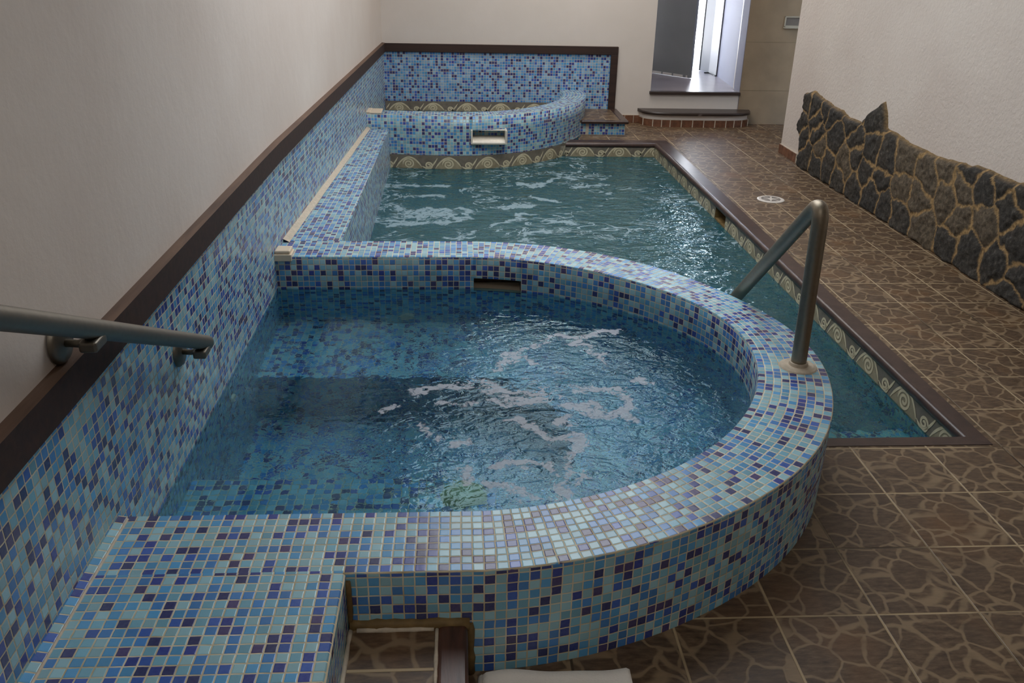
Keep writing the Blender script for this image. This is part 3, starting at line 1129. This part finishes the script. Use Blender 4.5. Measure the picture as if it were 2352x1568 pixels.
def scrolls(mb, fn, length, z0, z1, per=.337, start=0.0):
    """running-wave ornament: large and small volutes joined by rising strokes"""
    hb = z1 - z0
    x = start - per
    while x < length + per:
        def spiral(cx, cy, r, turns, a0, sgn=1):
            out = []
            for i in range(int(26 * turns) + 1):
                t = i / (26 * turns)
                a = a0 - sgn * 2 * PI * turns * t
                rr = r * (1 - .86 * t)
                out.append((cx + rr * math.cos(a) * 1.12, cy + rr * math.sin(a)))
            return out
        b1 = (x + .10, z0 + hb * .44)
        r1 = hb * .36
        b2 = (x + .10 + per * .5, z0 + hb * .36)
        r2 = hb * .25
        lines = [spiral(*b1, r1, 2.0, PI * 1.05), spiral(*b2, r2, 1.7, -PI * .5, -1)]
        # stroke rising from the trough over the big volute and falling away
        s = []
        for i in range(20):
            t = i / 19
            s.append((b1[0] - .11 + .22 * t, z0 + hb * (.06 + .82 * math.sin(PI * (t * .93 + .02)) ** .8)))
        lines.append(s)
        s = []
        for i in range(14):
            t = i / 13
            s.append((b2[0] - .055 + .13 * t, z0 + hb * (.30 - .22 * math.sin(PI * t) + .55 * t ** 2.2)))
        lines.append(s)
        for ln in lines:
            ln = [q for q in ln if 0 <= q[0] <= length]
            if len(ln) > 2:
                mb.ribbon(fn, ln, .0125, 2)
        # lighter sand below the wave
        poly = [(b1[0] - .11 + .22 * i / 19, z0 + hb * (.04 + .78 * math.sin(PI * (i / 19 * .93 + .02)) ** .8)) for i in range(20)]
        poly = [q for q in poly if 0 <= q[0] <= length]
        for a, b in zip(poly, poly[1:]):
            mb.face([fn(a[0], z0, .0006), fn(b[0], z0, .0006), fn(b[0], b[1], .0006), fn(a[0], a[1], .0006)], None, 1)
        x += per


def along(path):
    Ls = [0]
    for a, b in zip(path, path[1:]):
        Ls.append(Ls[-1] + math.hypot(b[0] - a[0], b[1] - a[1]))

    def fn(u, z, off=.0016):
        u = min(max(u, 0), Ls[-1])
        for i in range(len(path) - 1):
            if u <= Ls[i + 1] + 1e-9:
                t = (u - Ls[i]) / (Ls[i + 1] - Ls[i])
                a, b = path[i], path[i + 1]
                dx, dy = b[0] - a[0], b[1] - a[1]
                m = math.hypot(dx, dy)
                return (a[0] + dx * t + dy / m * off, a[1] + dy * t - dx / m * off, z)
    return fn, Ls[-1]


def band(name, path, z0, z1, parent, start, skip=None):
    mb = MB('band', 'band_low', 'scroll')
    mb.skirt(path, z0, z1, 1, 0, 0, False, False, skip)
    fn, L = along(path)
    scrolls(mb, fn, L, z0 + .004, z1 - .006, .337, start)
    return mb.build(name, parent, merge=False)


SK0, SK1 = 5.645, 5.885
band('scroll_border', [(pool_x(y), y) for y in (7.88, 7.0, SK1)], ZP - .02, -.008, pool, 0)
band('scroll_border', [(pool_x(y), y) for y in (SK0, 4.5, 3.5, 2.66)], ZP - .02, -.008, pool, .1)
band('scroll_border', [(1.80, 7.88), (2.64, 7.88)], ZP - .02, -.008, pool, .06)
# skimmer mouth in the long wall
mb = MB('rubble', 'bead')
xa, xb = pool_x(SK0), pool_x(SK1)
mb.face([(xa, SK0, -.14), (xb, SK1, -.14), (xb, SK1, -.115), (xa, SK0, -.115)][::-1], None, 1)
mb.face([(xa, SK0, -.035), (xb, SK1, -.035), (xb, SK1, -.008), (xa, SK0, -.008)][::-1], None, 1)
for z in (-.115, -.035):
    mb.face([(xa, SK0, z), (xb, SK1, z), (2.82, SK1, z), (2.82, SK0, z)], None, 1)
mb.face([(2.82, SK0, -.115), (2.82, SK1, -.115), (2.82, SK1, -.035), (2.82, SK0, -.035)], None, 1)
for y, x in ((SK0, xa), (SK1, xb)):
    mb.face([(x, y, -.115), (2.82, y, -.115), (2.82, y, -.035), (x, y, -.035)], None, 1)
mb.build('skimmer_mouth', pool, merge=False)
# brown coping in three runs, rounded towards the water


def coping_run(a0, a1, b0, b1, name):
    """outer line a0-a1, inner (water) line b0-b1"""
    mb = MB('coping')
    for k in range(1):
        prof = [(0, 0), (.78, .0008), (.90, -.003), (.97, -.011), (1.0, -.022), (1.0, -.034), (.95, -.042), (0.0, -.042)]
        pa, pb = [], []
        for t, z in prof:
            pa.append((a0[0] + (b0[0] - a0[0]) * t, a0[1] + (b0[1] - a0[1]) * t, z + .002))
            pb.append((a1[0] + (b1[0] - a1[0]) * t, a1[1] + (b1[1] - a1[1]) * t, z + .002))
        for i in range(len(prof) - 1):
            mb.face([pa[i], pb[i], pb[i + 1], pa[i + 1]], None, 0, 0 < i < 6)
    return mb.build(name, pool)


coping_run((2.755, 2.592), (2.755, 8.01), (pool_x(2.66) - .008, 2.66), (pool_x(7.93) - .008, 7.90), 'coping')
coping_run((1.95, 2.592), (2.755, 2.592), (1.95, 2.66), (pool_x(2.66) - .008, 2.66), 'coping')
coping_run((2.755, 8.01), (1.86, 8.01), (pool_x(7.93) - .008, 7.87), (1.80, 7.87), 'coping')

# tiled ledge between the left wall and the pool
lg = thing('tiled_ledge', 'narrow mosaic ledge running along the left wall beside the pool', 'ledge', (.15, 5.7, 0))
mb = MB('mosaic_b')
LY = [3.99, 5.0, 6.2, 7.42]
lz = [H - (y - 4.02) / 3.37 * .104 if y > 4.02 else H for y in LY]
le = [.276 - .023 * (y - 4.03) / 3.35 for y in LY]
for i in range(3):
    a, b = LY[i], LY[i + 1]
    mb.face([(0, a, lz[i]), (le[i], a, lz[i]), (le[i + 1], b, lz[i + 1]), (0, b, lz[i + 1])],
            [(0, a / P), (le[i] / P, a / P), (le[i + 1] / P, b / P), (0, b / P)])
    mb.face([(le[i], a, -1.1), (le[i + 1], b, -1.1), (le[i + 1], b, lz[i + 1]), (le[i], a, lz[i])],
            [(a / P, -1.1 / P), (b / P, -1.1 / P), (b / P, lz[i + 1] / P), (a / P, lz[i] / P)])
mb.build('tiled_body', lg)
mb = MB('mortar')
for i in range(3):
    a, b = LY[i], LY[i + 1]
    wa, wb = wall_x(a), wall_x(b)
    mb.face([(wa, a, lz[i] + .02), (wa + .036, a, lz[i] + .002), (wb + .036, b, lz[i + 1] + .002), (wb, b, lz[i + 1] + .02)])
mb.build('mortar_fillet', lg)

# ------------------------------------------------------------------ far plunge tub
H2 = .318
pt2 = thing('plunge_pool', 'raised curved mosaic plunge pool in the far left corner', 'pool', (1, 8.1, 0))
mb = MB('mosaic_b')
SX0, SX1, SZ0, SZ1 = .945, 1.225, .098, .20
T2S = []
for a, b in zip(T2, T2[1:]):
    T2S.append(a)
    for x in (SX0, SX1):
        if a[0] < x - 1e-6 and x + 1e-6 < b[0]:
            T2S.append((x, a[1] + (b[1] - a[1]) * (x - a[0]) / (b[0] - a[0])))
T2S.append(T2[-1])


def in_spout(i):
    m = (T2S[i][0] + T2S[i + 1][0]) / 2
    return SX0 < m < SX1 and T2S[i][1] < 7.8


zb = -.012
mb.skirt(T2S, zb, SZ0, 1 / P, 0, 0, False, True)
mb.skirt(T2S, SZ0, SZ1, 1 / P, 0, 0, False, True, in_spout)
mb.skirt(T2S, SZ1, H2, 1 / P, 0, 0, False, True)
u = 0
for i in range(len(T2) - 1):
    d = math.hypot(T2[i + 1][0] - T2[i][0], T2[i + 1][1] - T2[i][1]) / P
    mb.face([(*T2[i], H2), (*T2[i + 1], H2), (*T2I[i + 1], H2), (*T2I[i], H2)], [(u, 0), (u + d, 0), (u + d, 7.7), (u, 7.7)])
    u += d
mb.skirt(T2I, .0, H2, 1 / P, 0, 0, True, True)
mb.build('curved_wall', pt2)
mb = MB('mosaic_b')
mb.tess(T2I + [(0, YF)], .0, True, 1 / P)
mb.build('basin_floor', pt2)
low = [q for q in T2 if q[1] < 8.05]
low = [(x, y - .003) for x, y in low]
band('scroll_border', low, ZP - .02, -.010, pt2, .31)
mb = MB('mosaic_b')
mb.skirt([(x, y) for x, y in low], -1.1, ZP - .015, 1 / P, 0)
mb.build('submerged_wall', pt2)
fn_path = [(.1, YF - .012), (1.85, YF - .012)]
band('scroll_border', fn_path, .07, .19, pt2, .04)
# waterfall spout: opening, cheeks and lip
mb = MB('spout', 'dark', 'mosaic_b')
yy = 7.375
mb.box((SX0, yy + .12, SZ0), (SX1, yy + .14, SZ1), 2)
mb.box((SX0, yy - .005, SZ1 - .004), (SX1, yy + .12, SZ1), 0)
mb.build('recess', pt2, merge=False)
for x in (SX0 - .012, SX1 - .004):
    mb = MB('spout')
    mb.box((x, yy - .055, SZ0 - .008), (x + .016, yy + .12, SZ1 + .006), 0, .003)
    mb.build('spout_cheek', pt2)
mb = MB('spout')
pr = [(.12, .035), (.0, .034), (-.03, .028), (-.052, .012), (-.058, -.004), (-.05, -.012), (.0, -.008), (.12, -.006)]
for (a, za), (b, zc) in zip(pr, pr[1:]):
    mb.face([(SX0, yy + a, SZ0 + za), (SX0, yy + b, SZ0 + zc), (SX1, yy + b, SZ0 + zc), (SX1, yy + a, SZ0 + za)], None, 0, True)
o = mb.build('spout_lip', pt2)
o['label'] = 'pale steel waterfall lip'
bd2 = [q for q in T2I] + [(0, YF)]
bd2 = densify(bd2 + [(0, 7.6)], .06)
w2, xy2 = grid_water('plunge_water', 'water_far', bd2, .10, (.9, 8.4), 16)
set_attr(w2, 'foam', np.zeros(len(xy2)))
set_attr(w2, 'lace', np.zeros(len(xy2)))
set_attr(w2, 'bubbly', np.ones(len(xy2)))
set_attr(w2, 'chop', np.full(len(xy2), .4))
tag(w2, 'still water inside the raised plunge pool at the far wall', 'water', None, 'stuff')
c2 = thing('corner_cap', 'pinkish mortar patch at the left end of the far plunge pool rim', 'cap', (.12, 7.5, H2))
mb = MB('plastic')
mb.box((.05, 7.40, H2 - .1), (.10, 7.60, H2 + .018), 0, .006)
mb.box((.05, 7.40, H2), (.19, 7.60, H2 + .014), 0, .006)
mb.build('patch', c2, merge=False)

# pedestal block between plunge pool and doorway
pd = thing('pedestal_block', 'low mosaic-faced block with brown tiled top beside the far plunge pool', 'block', (2.24, 8.6, 0))
mb = MB('mosaic_b', 'mortar')
mb.plane([(1.9, 8.255, 0), (2.405, 8.255, 0), (2.405, 8.255, .112), (1.9, 8.255, .112)], (0, 0, .003), (1, 0, 0), (0, 0, 1), 1 / P)
mb.face([(2.405, 8.255, 0), (2.405, YF, 0), (2.405, YF, .112), (2.405, 8.255, .112)], [(0, 0), (30, 0), (30, 5), (0, 5)])
mb.box((2.03, 8.25, 0), (2.055, 8.256, .112), 1)
mb.build('mosaic_face', pd, merge=False)
mb = MB('floor')
mb.box((1.95, 8.26, .112), (2.36, YF, .134), 0, 0, 2, 1 / FT)
mb.build('top_tile', pd)
mb = MB('coping')
mb.box((1.98, 8.205, .110), (2.43, 8.265, .138), 0, .009, 3)
mb.box((2.355, 8.255, .110), (2.43, YF - .001, .1375), 0, .009, 3)
mb.build('edging', pd, merge=False)

# ------------------------------------------------------------------ bench and step in the foreground
bn = thing('tiled_bench', 'flat mosaic platform at the lower left, level with the hot tub rim', 'bench', (.3, .9, 0))
mb = MB('mosaic')
B0, BX = .3, .583
mb.plane([(0, B0, H), (BX - .006, B0, H), (BX - .006, 1.591, H + .0004), (0, 1.591, H + .0004)], (BX, 1.582, H), (1, 0, 0), (0, 1, 0))
mb.plane([(BX - .006, B0, H), (BX, B0, H - .006), (BX, 1.582, H - .006), (BX - .006, 1.582, H)], (BX, 1.582, H), (1, 0, 0), (0, 1, 0))
mb.plane([(BX, B0, 0), (BX, 1.582, 0), (BX, 1.582, H - .006), (BX, B0, H - .006)], (BX, 1.582, H), (0, 1, 0), (0, 0, 1))
mb.plane([(0, B0, 0), (BX, B0, 0), (BX, B0, H), (0, B0, H)], (0, B0, H), (1, 0, 0), (0, 0, 1))
mb.build('tiled_body', bn)
mb = MB('mortar')
mb.tube([(.030, B0, H), (.030, 1.0, H), (.030, 1.80, H)], .0035, 8)
mb.build('grout_bead', bn)
mb = MB('mosaic')
mb.face([(.006, B0, H + .005), (.028, B0, H + .0008), (.028, 1.81, H + .0008), (.006, 1.81, H + .005)], [(.05, 0), (.95, 0), (.95, 57), (.05, 57)])
mb.build('cove_tiles', bn)

ZT = .152
sp = thing('stone_step', 'low stone-tiled step with dark nosing between the mosaic platform and the rim', 'step', (.72, 1.3, 0))
mb = MB('floor')
mb.plane([(BX, .6, ZT), (.787, .6, ZT), (.787, 1.578, ZT), (BX, 1.578, ZT)], (.55, 1.44, 0), (1, 0, 0), (0, 1, 0), 1 / .36)
mb.build('tread_tile', sp)
mb = MB('nosing')
mb.box((.787, .6, ZT - .04), (.858, 1.575, ZT + .006), 0, .012, 4)
mb.build('nosing', sp)
mb = MB('brick')
mb.box((BX + .002, .61, 0), (.846, 1.575, ZT - .012), 0)
mb.build('riser', sp)
mb = MB('bead')
rng = random.Random(3)


def bead(mb, pts, r):
    P2 = densify3(pts, .02)
    mb.tube(P2, [r * (.75 + .5 * rng.random()) for _ in P2], 8)


def densify3(pts, st):
    out = [Vector(pts[0])]
    for a, b in zip(pts, pts[1:]):
        a, b = Vector(a), Vector(b)
        k = max(1, int((b - a).length / st))
        out += [a + (b - a) * i / k for i in range(1, k + 1)]
    return out


bead(mb, [(BX + .004, 1.577, H - .02), (BX + .004, 1.577, ZT)], .008)
bead(mb, [(BX + .004, 1.577, ZT + .003), (.79, 1.577, ZT + .003), (.862, 1.579, ZT)], .014)
bead(mb, [(.862, 1.58, ZT), (.864, 1.581, ZT - .06), (.864, 1.581, .0)], .011)
o = mb.build('sealant_bead', sp)
o['label'] = 'stained brown sealant along the joint'
mb = MB('mortar')
bead(mb, [(BX + .005, 1.0, ZT), (BX + .005, 1.56, ZT + .001)], .005)
bead(mb, [(.787, .7, ZT + .001), (.787, 1.56, ZT + .001)], .0045)
bead(mb, [(BX + .02, 1.562, ZT), (.78, 1.562, ZT)], .006)
mb.build('grout_line', sp)

# towel lying in front of the tub
mb = MB('towel')
tw = thing('towel', 'folded white towel lying on the floor against the hot tub', 'towel', (1.07, 1.3, 0))
NXT, NYT = 40, 30
tx0, tx1, ty0, ty1 = .882, 1.25, 1.0, 1.548


def tow(i, j, layer):
    a, b = i / NXT, j / NYT
    x, y = tx0 + (tx1 - tx0) * a, ty0 + (ty1 - ty0) * b
    e = min(a, 1 - a) * (tx1 - tx0)
    e2 = min(b, 1 - b) * (ty1 - ty0)
    e = min(e, e2)
    rr = .02
    k = math.sqrt(max(0, 1 - (1 - min(e / rr, 1)) ** 2))
    z = .004 + .046 * k + .003 * math.sin(x * 37 + y * 11) * k + .002 * math.sin(y * 53) * k
    y += .006 * math.sin(x * 21) * b
    return (x, y, z if layer else .001)


for j in range(NYT):
    for i in range(NXT):
        mb.face([tow(i, j, 1), tow(i + 1, j, 1), tow(i + 1, j + 1, 1), tow(i, j + 1, 1)], None, 0, True)
for i in range(NXT):
    for j, fl in ((0, 1), (NYT, 0)):
        q = [tow(i, j, 0), tow(i + 1, j, 0), tow(i + 1, j, 1), tow(i, j, 1)]
        mb.face(q if fl else q[::-1])
for j in range(NYT):
    for i, fl in ((0, 0), (NXT, 1)):
        q = [tow(i, j, 0), tow(i, j + 1, 0), tow(i, j + 1, 1), tow(i, j, 1)]
        mb.face(q if fl else q[::-1])
mb.build('cloth', tw)
mb = MB('towel')
mb.tube(densify3([(tx0 + .015, ty0 + .02, .022), (tx0 + .008, (ty0 + ty1) / 2, .020), (tx0 + .012, ty1 - .012, .022)], .05), .014, 10)
mb.build('folded_edge', tw)

# ------------------------------------------------------------------ handrails
hr = thing('handrail', 'bent steel grab rail standing on the hot tub rim and dipping into the pool', 'handrail', (2.0, 2.63, H))
base, top = Vector((2.002, 2.625, H)), Vector((1.990, 2.625, .890))
leg = Vector((2.012, 3.335, .300))
dirv = (leg - top).normalized()
end = top + dirv * 1.45


def bend(a, c, b, r, n=14):
    """a - c - b with the corner at c rounded"""
    a, b, c = Vector(a), Vector(b), Vector(c)
    u1, u2 = (a - c).normalized(), (b - c).normalized()
    p0, p1 = c + u1 * r, c + u2 * r
    out = [a]
    for i in range(n + 1):
        t = i / n
        out.append(p0 * (1 - t) ** 2 + c * 2 * t * (1 - t) + p1 * t * t)
    out.append(b)
    return out


mb = MB('steel')
mb.tube(densify3(bend(base, top, end, .09), .03), .0258, 28)
mb.build('pipe', hr)
mb = MB('mortar')
mb.lathe([(0, .008), (.05, .008), (.060, .004), (.064, 0)], (base.x, base.y, H + .0005), (0, 0, 1), 40)
mb.lathe([(.023, .02), (.031, .018), (.034, .0)], (base.x, base.y, H + .0005), (0, 0, 1), 32)
mb.build('base_flange', hr, merge=False)

hl = thing('handrail', 'sloping steel stair handrail bracketed to the left wall', 'handrail', (.075, 1.9, .75))
A = Vector((.075, 1.384, 1.010))
B = Vector((.075, 2.443, .484))
d = (B - A).normalized()
mb = MB('steel_dull')
A0 = A - d * .75
mb.tube(densify3([A0, B - d * .004], .06) + [B - d * .002, B], [.0225] * len(densify3([A0, B - d * .004], .06)) + [.0222, .019], 28)
mb.build('pipe', hl)
for yb_ in (1.70, 2.385, 1.05):
    t = (yb_ - A.y) / (B.y - A.y)
    c = A + (B - A) * t
    br = MB('steel_dull')
    br.tube([(0.012, c.y, c.z - .032), (.045, c.y, c.z - .034), (.066, c.y, c.z - .028), (.075, c.y, c.z - .012)], .0085, 12)
    bo = br.build('bracket', hl)
    br = MB('steel_dull')
    br.lathe([(0, .016), (.040, .015), (.047, .008), (.048, 0)], (.004, c.y, c.z - .03), (1, 0, 0), 28)
    po = br.build('wall_plate')
    po.parent = bo
    br = MB('steel_dull')
    br.box((.056, c.y - .03, c.z - .044), (.094, c.y + .03, c.z - .019), 0, .006, 3)
    po = br.build('saddle')
    po.parent = bo

# ------------------------------------------------------------------ floor drain
dr = thing('floor_drain', 'round white drain cover set in the passage floor', 'drain', (3.055, 5.945, 0))
mb = MB('white', 'drain_grey')
mb.lathe([(.068, .0055), (.088, .006), (.095, .003), (.096, -.002)], (3.055, 5.945, .0), (0, 0, 1), 48)
mb.lathe([(0, .0035), (.068, .0035)], (3.055, 5.945, .0), (0, 0, 1), 48, 1)
mb.build('cover', dr, merge=False)
mb = MB('white')
for k in range(6):
    a = PI * k / 3 + .2
    c = Vector((3.055, 5.945, 0))
    p = c + Vector((math.cos(a), math.sin(a), 0)) * .06
    q = Vector((-math.sin(a), math.cos(a), 0)) * .006
    mb.face([(*(c - q)[:2], .0058), (*(p - q)[:2], .0058), (*(p + q)[:2], .0058), (*(c + q)[:2], .0058)])
mb.lathe([(0, .006), (.018, .006), (.02, .0036)], (3.055, 5.945, 0), (0, 0, 1), 24)
mb.build('star_grille', dr, merge=False)

# ------------------------------------------------------------------ lava stone facing on the right wall
OUTL = [(7.12, 0.574), (6.973, 0.615), (6.785, 0.585), (6.60, .575), (6.388, 0.558), (6.256, 0.535), (6.03, 0.535), (5.965, 0.60), (5.754, 0.732), (5.70, .66),
        (5.658, 0.565), (5.518, 0.554), (5.327, 0.535), (5.11, 0.533), (4.911, 0.536), (4.5, 0.568), (4.337, 0.566), (4.103, 0.581),
        (3.8, .60), (3.5, .56), (3.2, .58), (2.9, .5), (2.6, .3), (2.5, -.02), (7.051, -.02), (7.076, 0.171), (7.155, 0.306), (7.104, 0.45)]
SEED = [(7.04, 0.51), (6.842, 0.519), (7.054, 0.338), (6.99, 0.227), (6.773, 0.402), (6.71, 0.337), (6.504, 0.549), (6.605, 0.557), (6.361, 0.367), (6.128, 0.518), (6.013, 0.388), (5.818, 0.618), (5.785, 0.403), (6.631, 0.236), (6.91, 0.138), (6.642, 0.104), (6.456, 0.146), (6.136, 0.206), (6.203, 0.08), (5.941, 0.096), (5.816, 0.257), (5.553, 0.372), (5.646, 0.113), (5.433, 0.091), (5.242, 0.09), (5.285, 0.444), (5.29, 0.251), (4.926, 0.119), (4.72, 0.319), (5.028, 0.256), (4.589, 0.431), (4.839, 0.504), (4.564, 0.53), (4.394, 0.481), (4.282, 0.545), (4.159, 0.437), (4.318, 0.311), (4.627, 0.11), (4.435, 0.124), (4.157, 0.161), (4.033, 0.284), (3.977, 0.126), (4.08, 0.55), (4.985, 0.39), (4.596, 0.247), (4.019, 0.03), (5.98, 0.313), (5.549, 0.241),
        (3.8, .5), (3.75, .28), (3.7, .1), (3.5, .45), (3.45, .2), (3.3, .05), (3.2, .4), (3.1, .2), (2.9, .35), (2.85, .1), (2.65, .15)]
BROWN = {25, 26, 28, 29, 30, 31, 43, 44, 13, 17, 36, 27}
res = .009
yy = np.arange(2.46, 7.20, res)
zz = np.arange(-.012, .76, res)
Y, Z = np.meshgrid(yy, zz)
rs = np.random.RandomState(5)


Yw = Y + (vnoise(Y, Z, 12, 1) - .5) * .05 + (vnoise(Y, Z, 34, 2) - .5) * .02
Zw = Z + (vnoise(Y, Z, 12, 3) - .5) * .05 + (vnoise(Y, Z, 34, 4) - .5) * .02
D = np.stack([np.hypot((Yw - a) * .9, Zw - b) for a, b in SEED])
order = np.argsort(D, axis=0)
d1 = np.take_along_axis(D, order[:1], 0)[0]
d2 = np.take_along_axis(D, order[1:2], 0)[0]
own = order[0]
S = np.array(SEED)
sep = np.hypot((S[own][..., 0] - S[order[1]][..., 0]) * .9, S[own][..., 1] - S[order[1]][..., 1])
edge = (d2 ** 2 - d1 ** 2) / (2 * sep)          # distance to the joint
# signed distance to the outline
poly = np.array(OUTL)
ins = np.zeros(Y.shape, bool)
dist = np.full(Y.shape, 9.0)
for a, b in zip(poly, np.roll(poly, -1, 0)):
    cond = ((a[1] > Z) != (b[1] > Z))
    with np.errstate(divide='ignore', invalid='ignore'):
        xin = (b[0] - a[0]) * (Z - a[1]) / (b[1] - a[1] + 1e-12) + a[0]
    ins ^= cond & (Y < xin)
    e = b - a
    t = np.clip(((Y - a[0]) * e[0] + (Z - a[1]) * e[1]) / (e @ e), 0, 1)
    dist = np.minimum(dist, np.hypot(Y - a[0] - t * e[0], Z - a[1] - t * e[1]))
sd_ = np.where(ins, dist, -dist) + (vnoise(Y, Z, 16, 9) - .5) * .016
bulge = np.clip(edge / .045, 0, 1)
bulge = bulge * bulge * (3 - 2 * bulge)
rough = (vnoise(Y, Z, 40, 11) - .5) * .014 + (vnoise(Y, Z, 18, 12) - .5) * .016
hgt = .030 + .010 * bulge + rough * bulge * .8 + .004 * vnoise(Y, Z, 60, 13)
rim_ = np.clip(sd_ / .03, -1, 1)
hgt = np.where(rim_ < 1, np.minimum(hgt, -.012 + (hgt + .012) * np.clip(rim_, 0, 1) ** .5), hgt)
joint = 1 - np.clip((edge - .001 - .008 * vnoise(Y, Z, 9, 21)) / .006, 0, 1)
joint = np.maximum(joint, np.clip(1 - (sd_ - .0) / .016, 0, 1) * .8)
keep = sd_ > -.02
tone = np.array([1.0 if k in BROWN else 0.0 for k in range(len(SEED))])[own] * .85 + .25 * vnoise(Y, Z, 5, 15)
ny, nz = Y.shape[1], Y.shape[0]
idx = -np.ones(Y.shape, int)
vs, fs = [], []
for j in range(nz):
    for i in range(ny):
        if keep[j, i]:
            idx[j, i] = len(vs)
            vs.append((XR - hgt[j, i], Y[j, i], Z[j, i]))
for j in range(nz - 1):
    for i in range(ny - 1):
        q = [idx[j, i], idx[j, i + 1], idx[j + 1, i + 1], idx[j + 1, i]]
        if min(q) >= 0:
            fs.append(tuple(int(k) for k in q[::-1]))
me = bpy.data.meshes.new('stone_facing')
me.from_pydata([tuple(map(float, v)) for v in vs], [], fs)
me.materials.append(M['stone'])
me.polygons.foreach_set('use_smooth', [True] * len(fs))
me.update()
so = bpy.data.objects.new('stone_facing', me)
COL.objects.link(so)
set_attr(so, 'joint', joint[keep])
set_attr(so, 'tone', tone[keep])
tag(so, 'dark lava stone facing with sandy joints and jagged top on the right wall', 'stone cladding')

# ------------------------------------------------------------------ light
w = bpy.data.worlds.new('World')
SC.world = w
w.use_nodes = True
nt = w.node_tree
bg = nt.nodes['Background']
sky = nt.nodes.new('ShaderNodeTexSky')
sky.sky_type = 'NISHITA'
sky.sun_disc = False
sky.sun_elevation = math.radians(48)
sky.sun_rotation = math.radians(200)
nt.links.new(sky.outputs[0], bg.inputs[0])
bg.inputs[1].default_value = 1.2


def area(name, loc, rot, sx, sy, energy, col):
    l = bpy.data.lights.new(name, 'AREA')
    l.shape = 'RECTANGLE'
    l.size, l.size_y = sx, sy
    l.energy = energy
    l.color = col
    o = bpy.data.objects.new(name, l)
    o.location = loc
    o.rotation_euler = rot
    COL.objects.link(o)
    return o


area('ceiling_area_light', (1.5, 4.8, 2.77), (0, 0, 0), 1.8, 3.4, 78, (.93, .96, 1.0))
area('ceiling_area_light', (.9, .2, 2.77), (0, 0, 0), 1.2, 1.2, 11, (1.0, .95, .88))  # added fill near the camera, brightens the front faces
area('ceiling_area_light', (2.0, 7.9, 2.77), (0, 0, 0), 1.8, 1.0, 32, (1.0, .95, .90))
area('hall_fill', (3.3, 9.8, 2.58), (0, 0, 0), .5, .8, 6, (.70, .78, 1.0))  # added bluish fill to brighten the hall, no known fixture
sun = bpy.data.lights.new('sun', 'SUN')
sun.energy = 65
sun.angle = math.radians(1)
so_ = bpy.data.objects.new('sun', sun)
so_.rotation_euler = (math.radians(40), 0, math.radians(-14))
so_.location = (3, 14, 6)
COL.objects.link(so_)

# ------------------------------------------------------------------ camera
cam = bpy.data.cameras.new('camera')
cam.sensor_width = 36
cam.lens = 36 * 1992.84 / 2352
cam.clip_start = .02
co = bpy.data.objects.new('camera', cam)
COL.objects.link(co)
r = Vector((0.9982719806688679, -0.05504145722575401, 0.020578887188596375))
uu = Vector((0.0039610554832418335, 0.4124367001411063, 0.9109777896497952))
ff = Vector((0.058629025669152686, 0.9093219486865918, -0.4119420238163438))
mt = Matrix((r, uu, -ff)).transposed().to_4x4()
mt.translation = Vector((0.84505, 0, 1.59014))
co.matrix_world = mt
SC.camera = co
SC.view_settings.view_transform = 'Standard'
SC.view_settings.look = 'None'
SC.view_settings.exposure = 0.12
SC.view_settings.gamma = 1.0
SC.view_settings.use_curve_mapping = False
SC.cycles.max_bounces = 8
SC.cycles.transmission_bounces = 6
SC.cycles.transparent_max_bounces = 8
SC.cycles.sample_clamp_indirect = 30.0
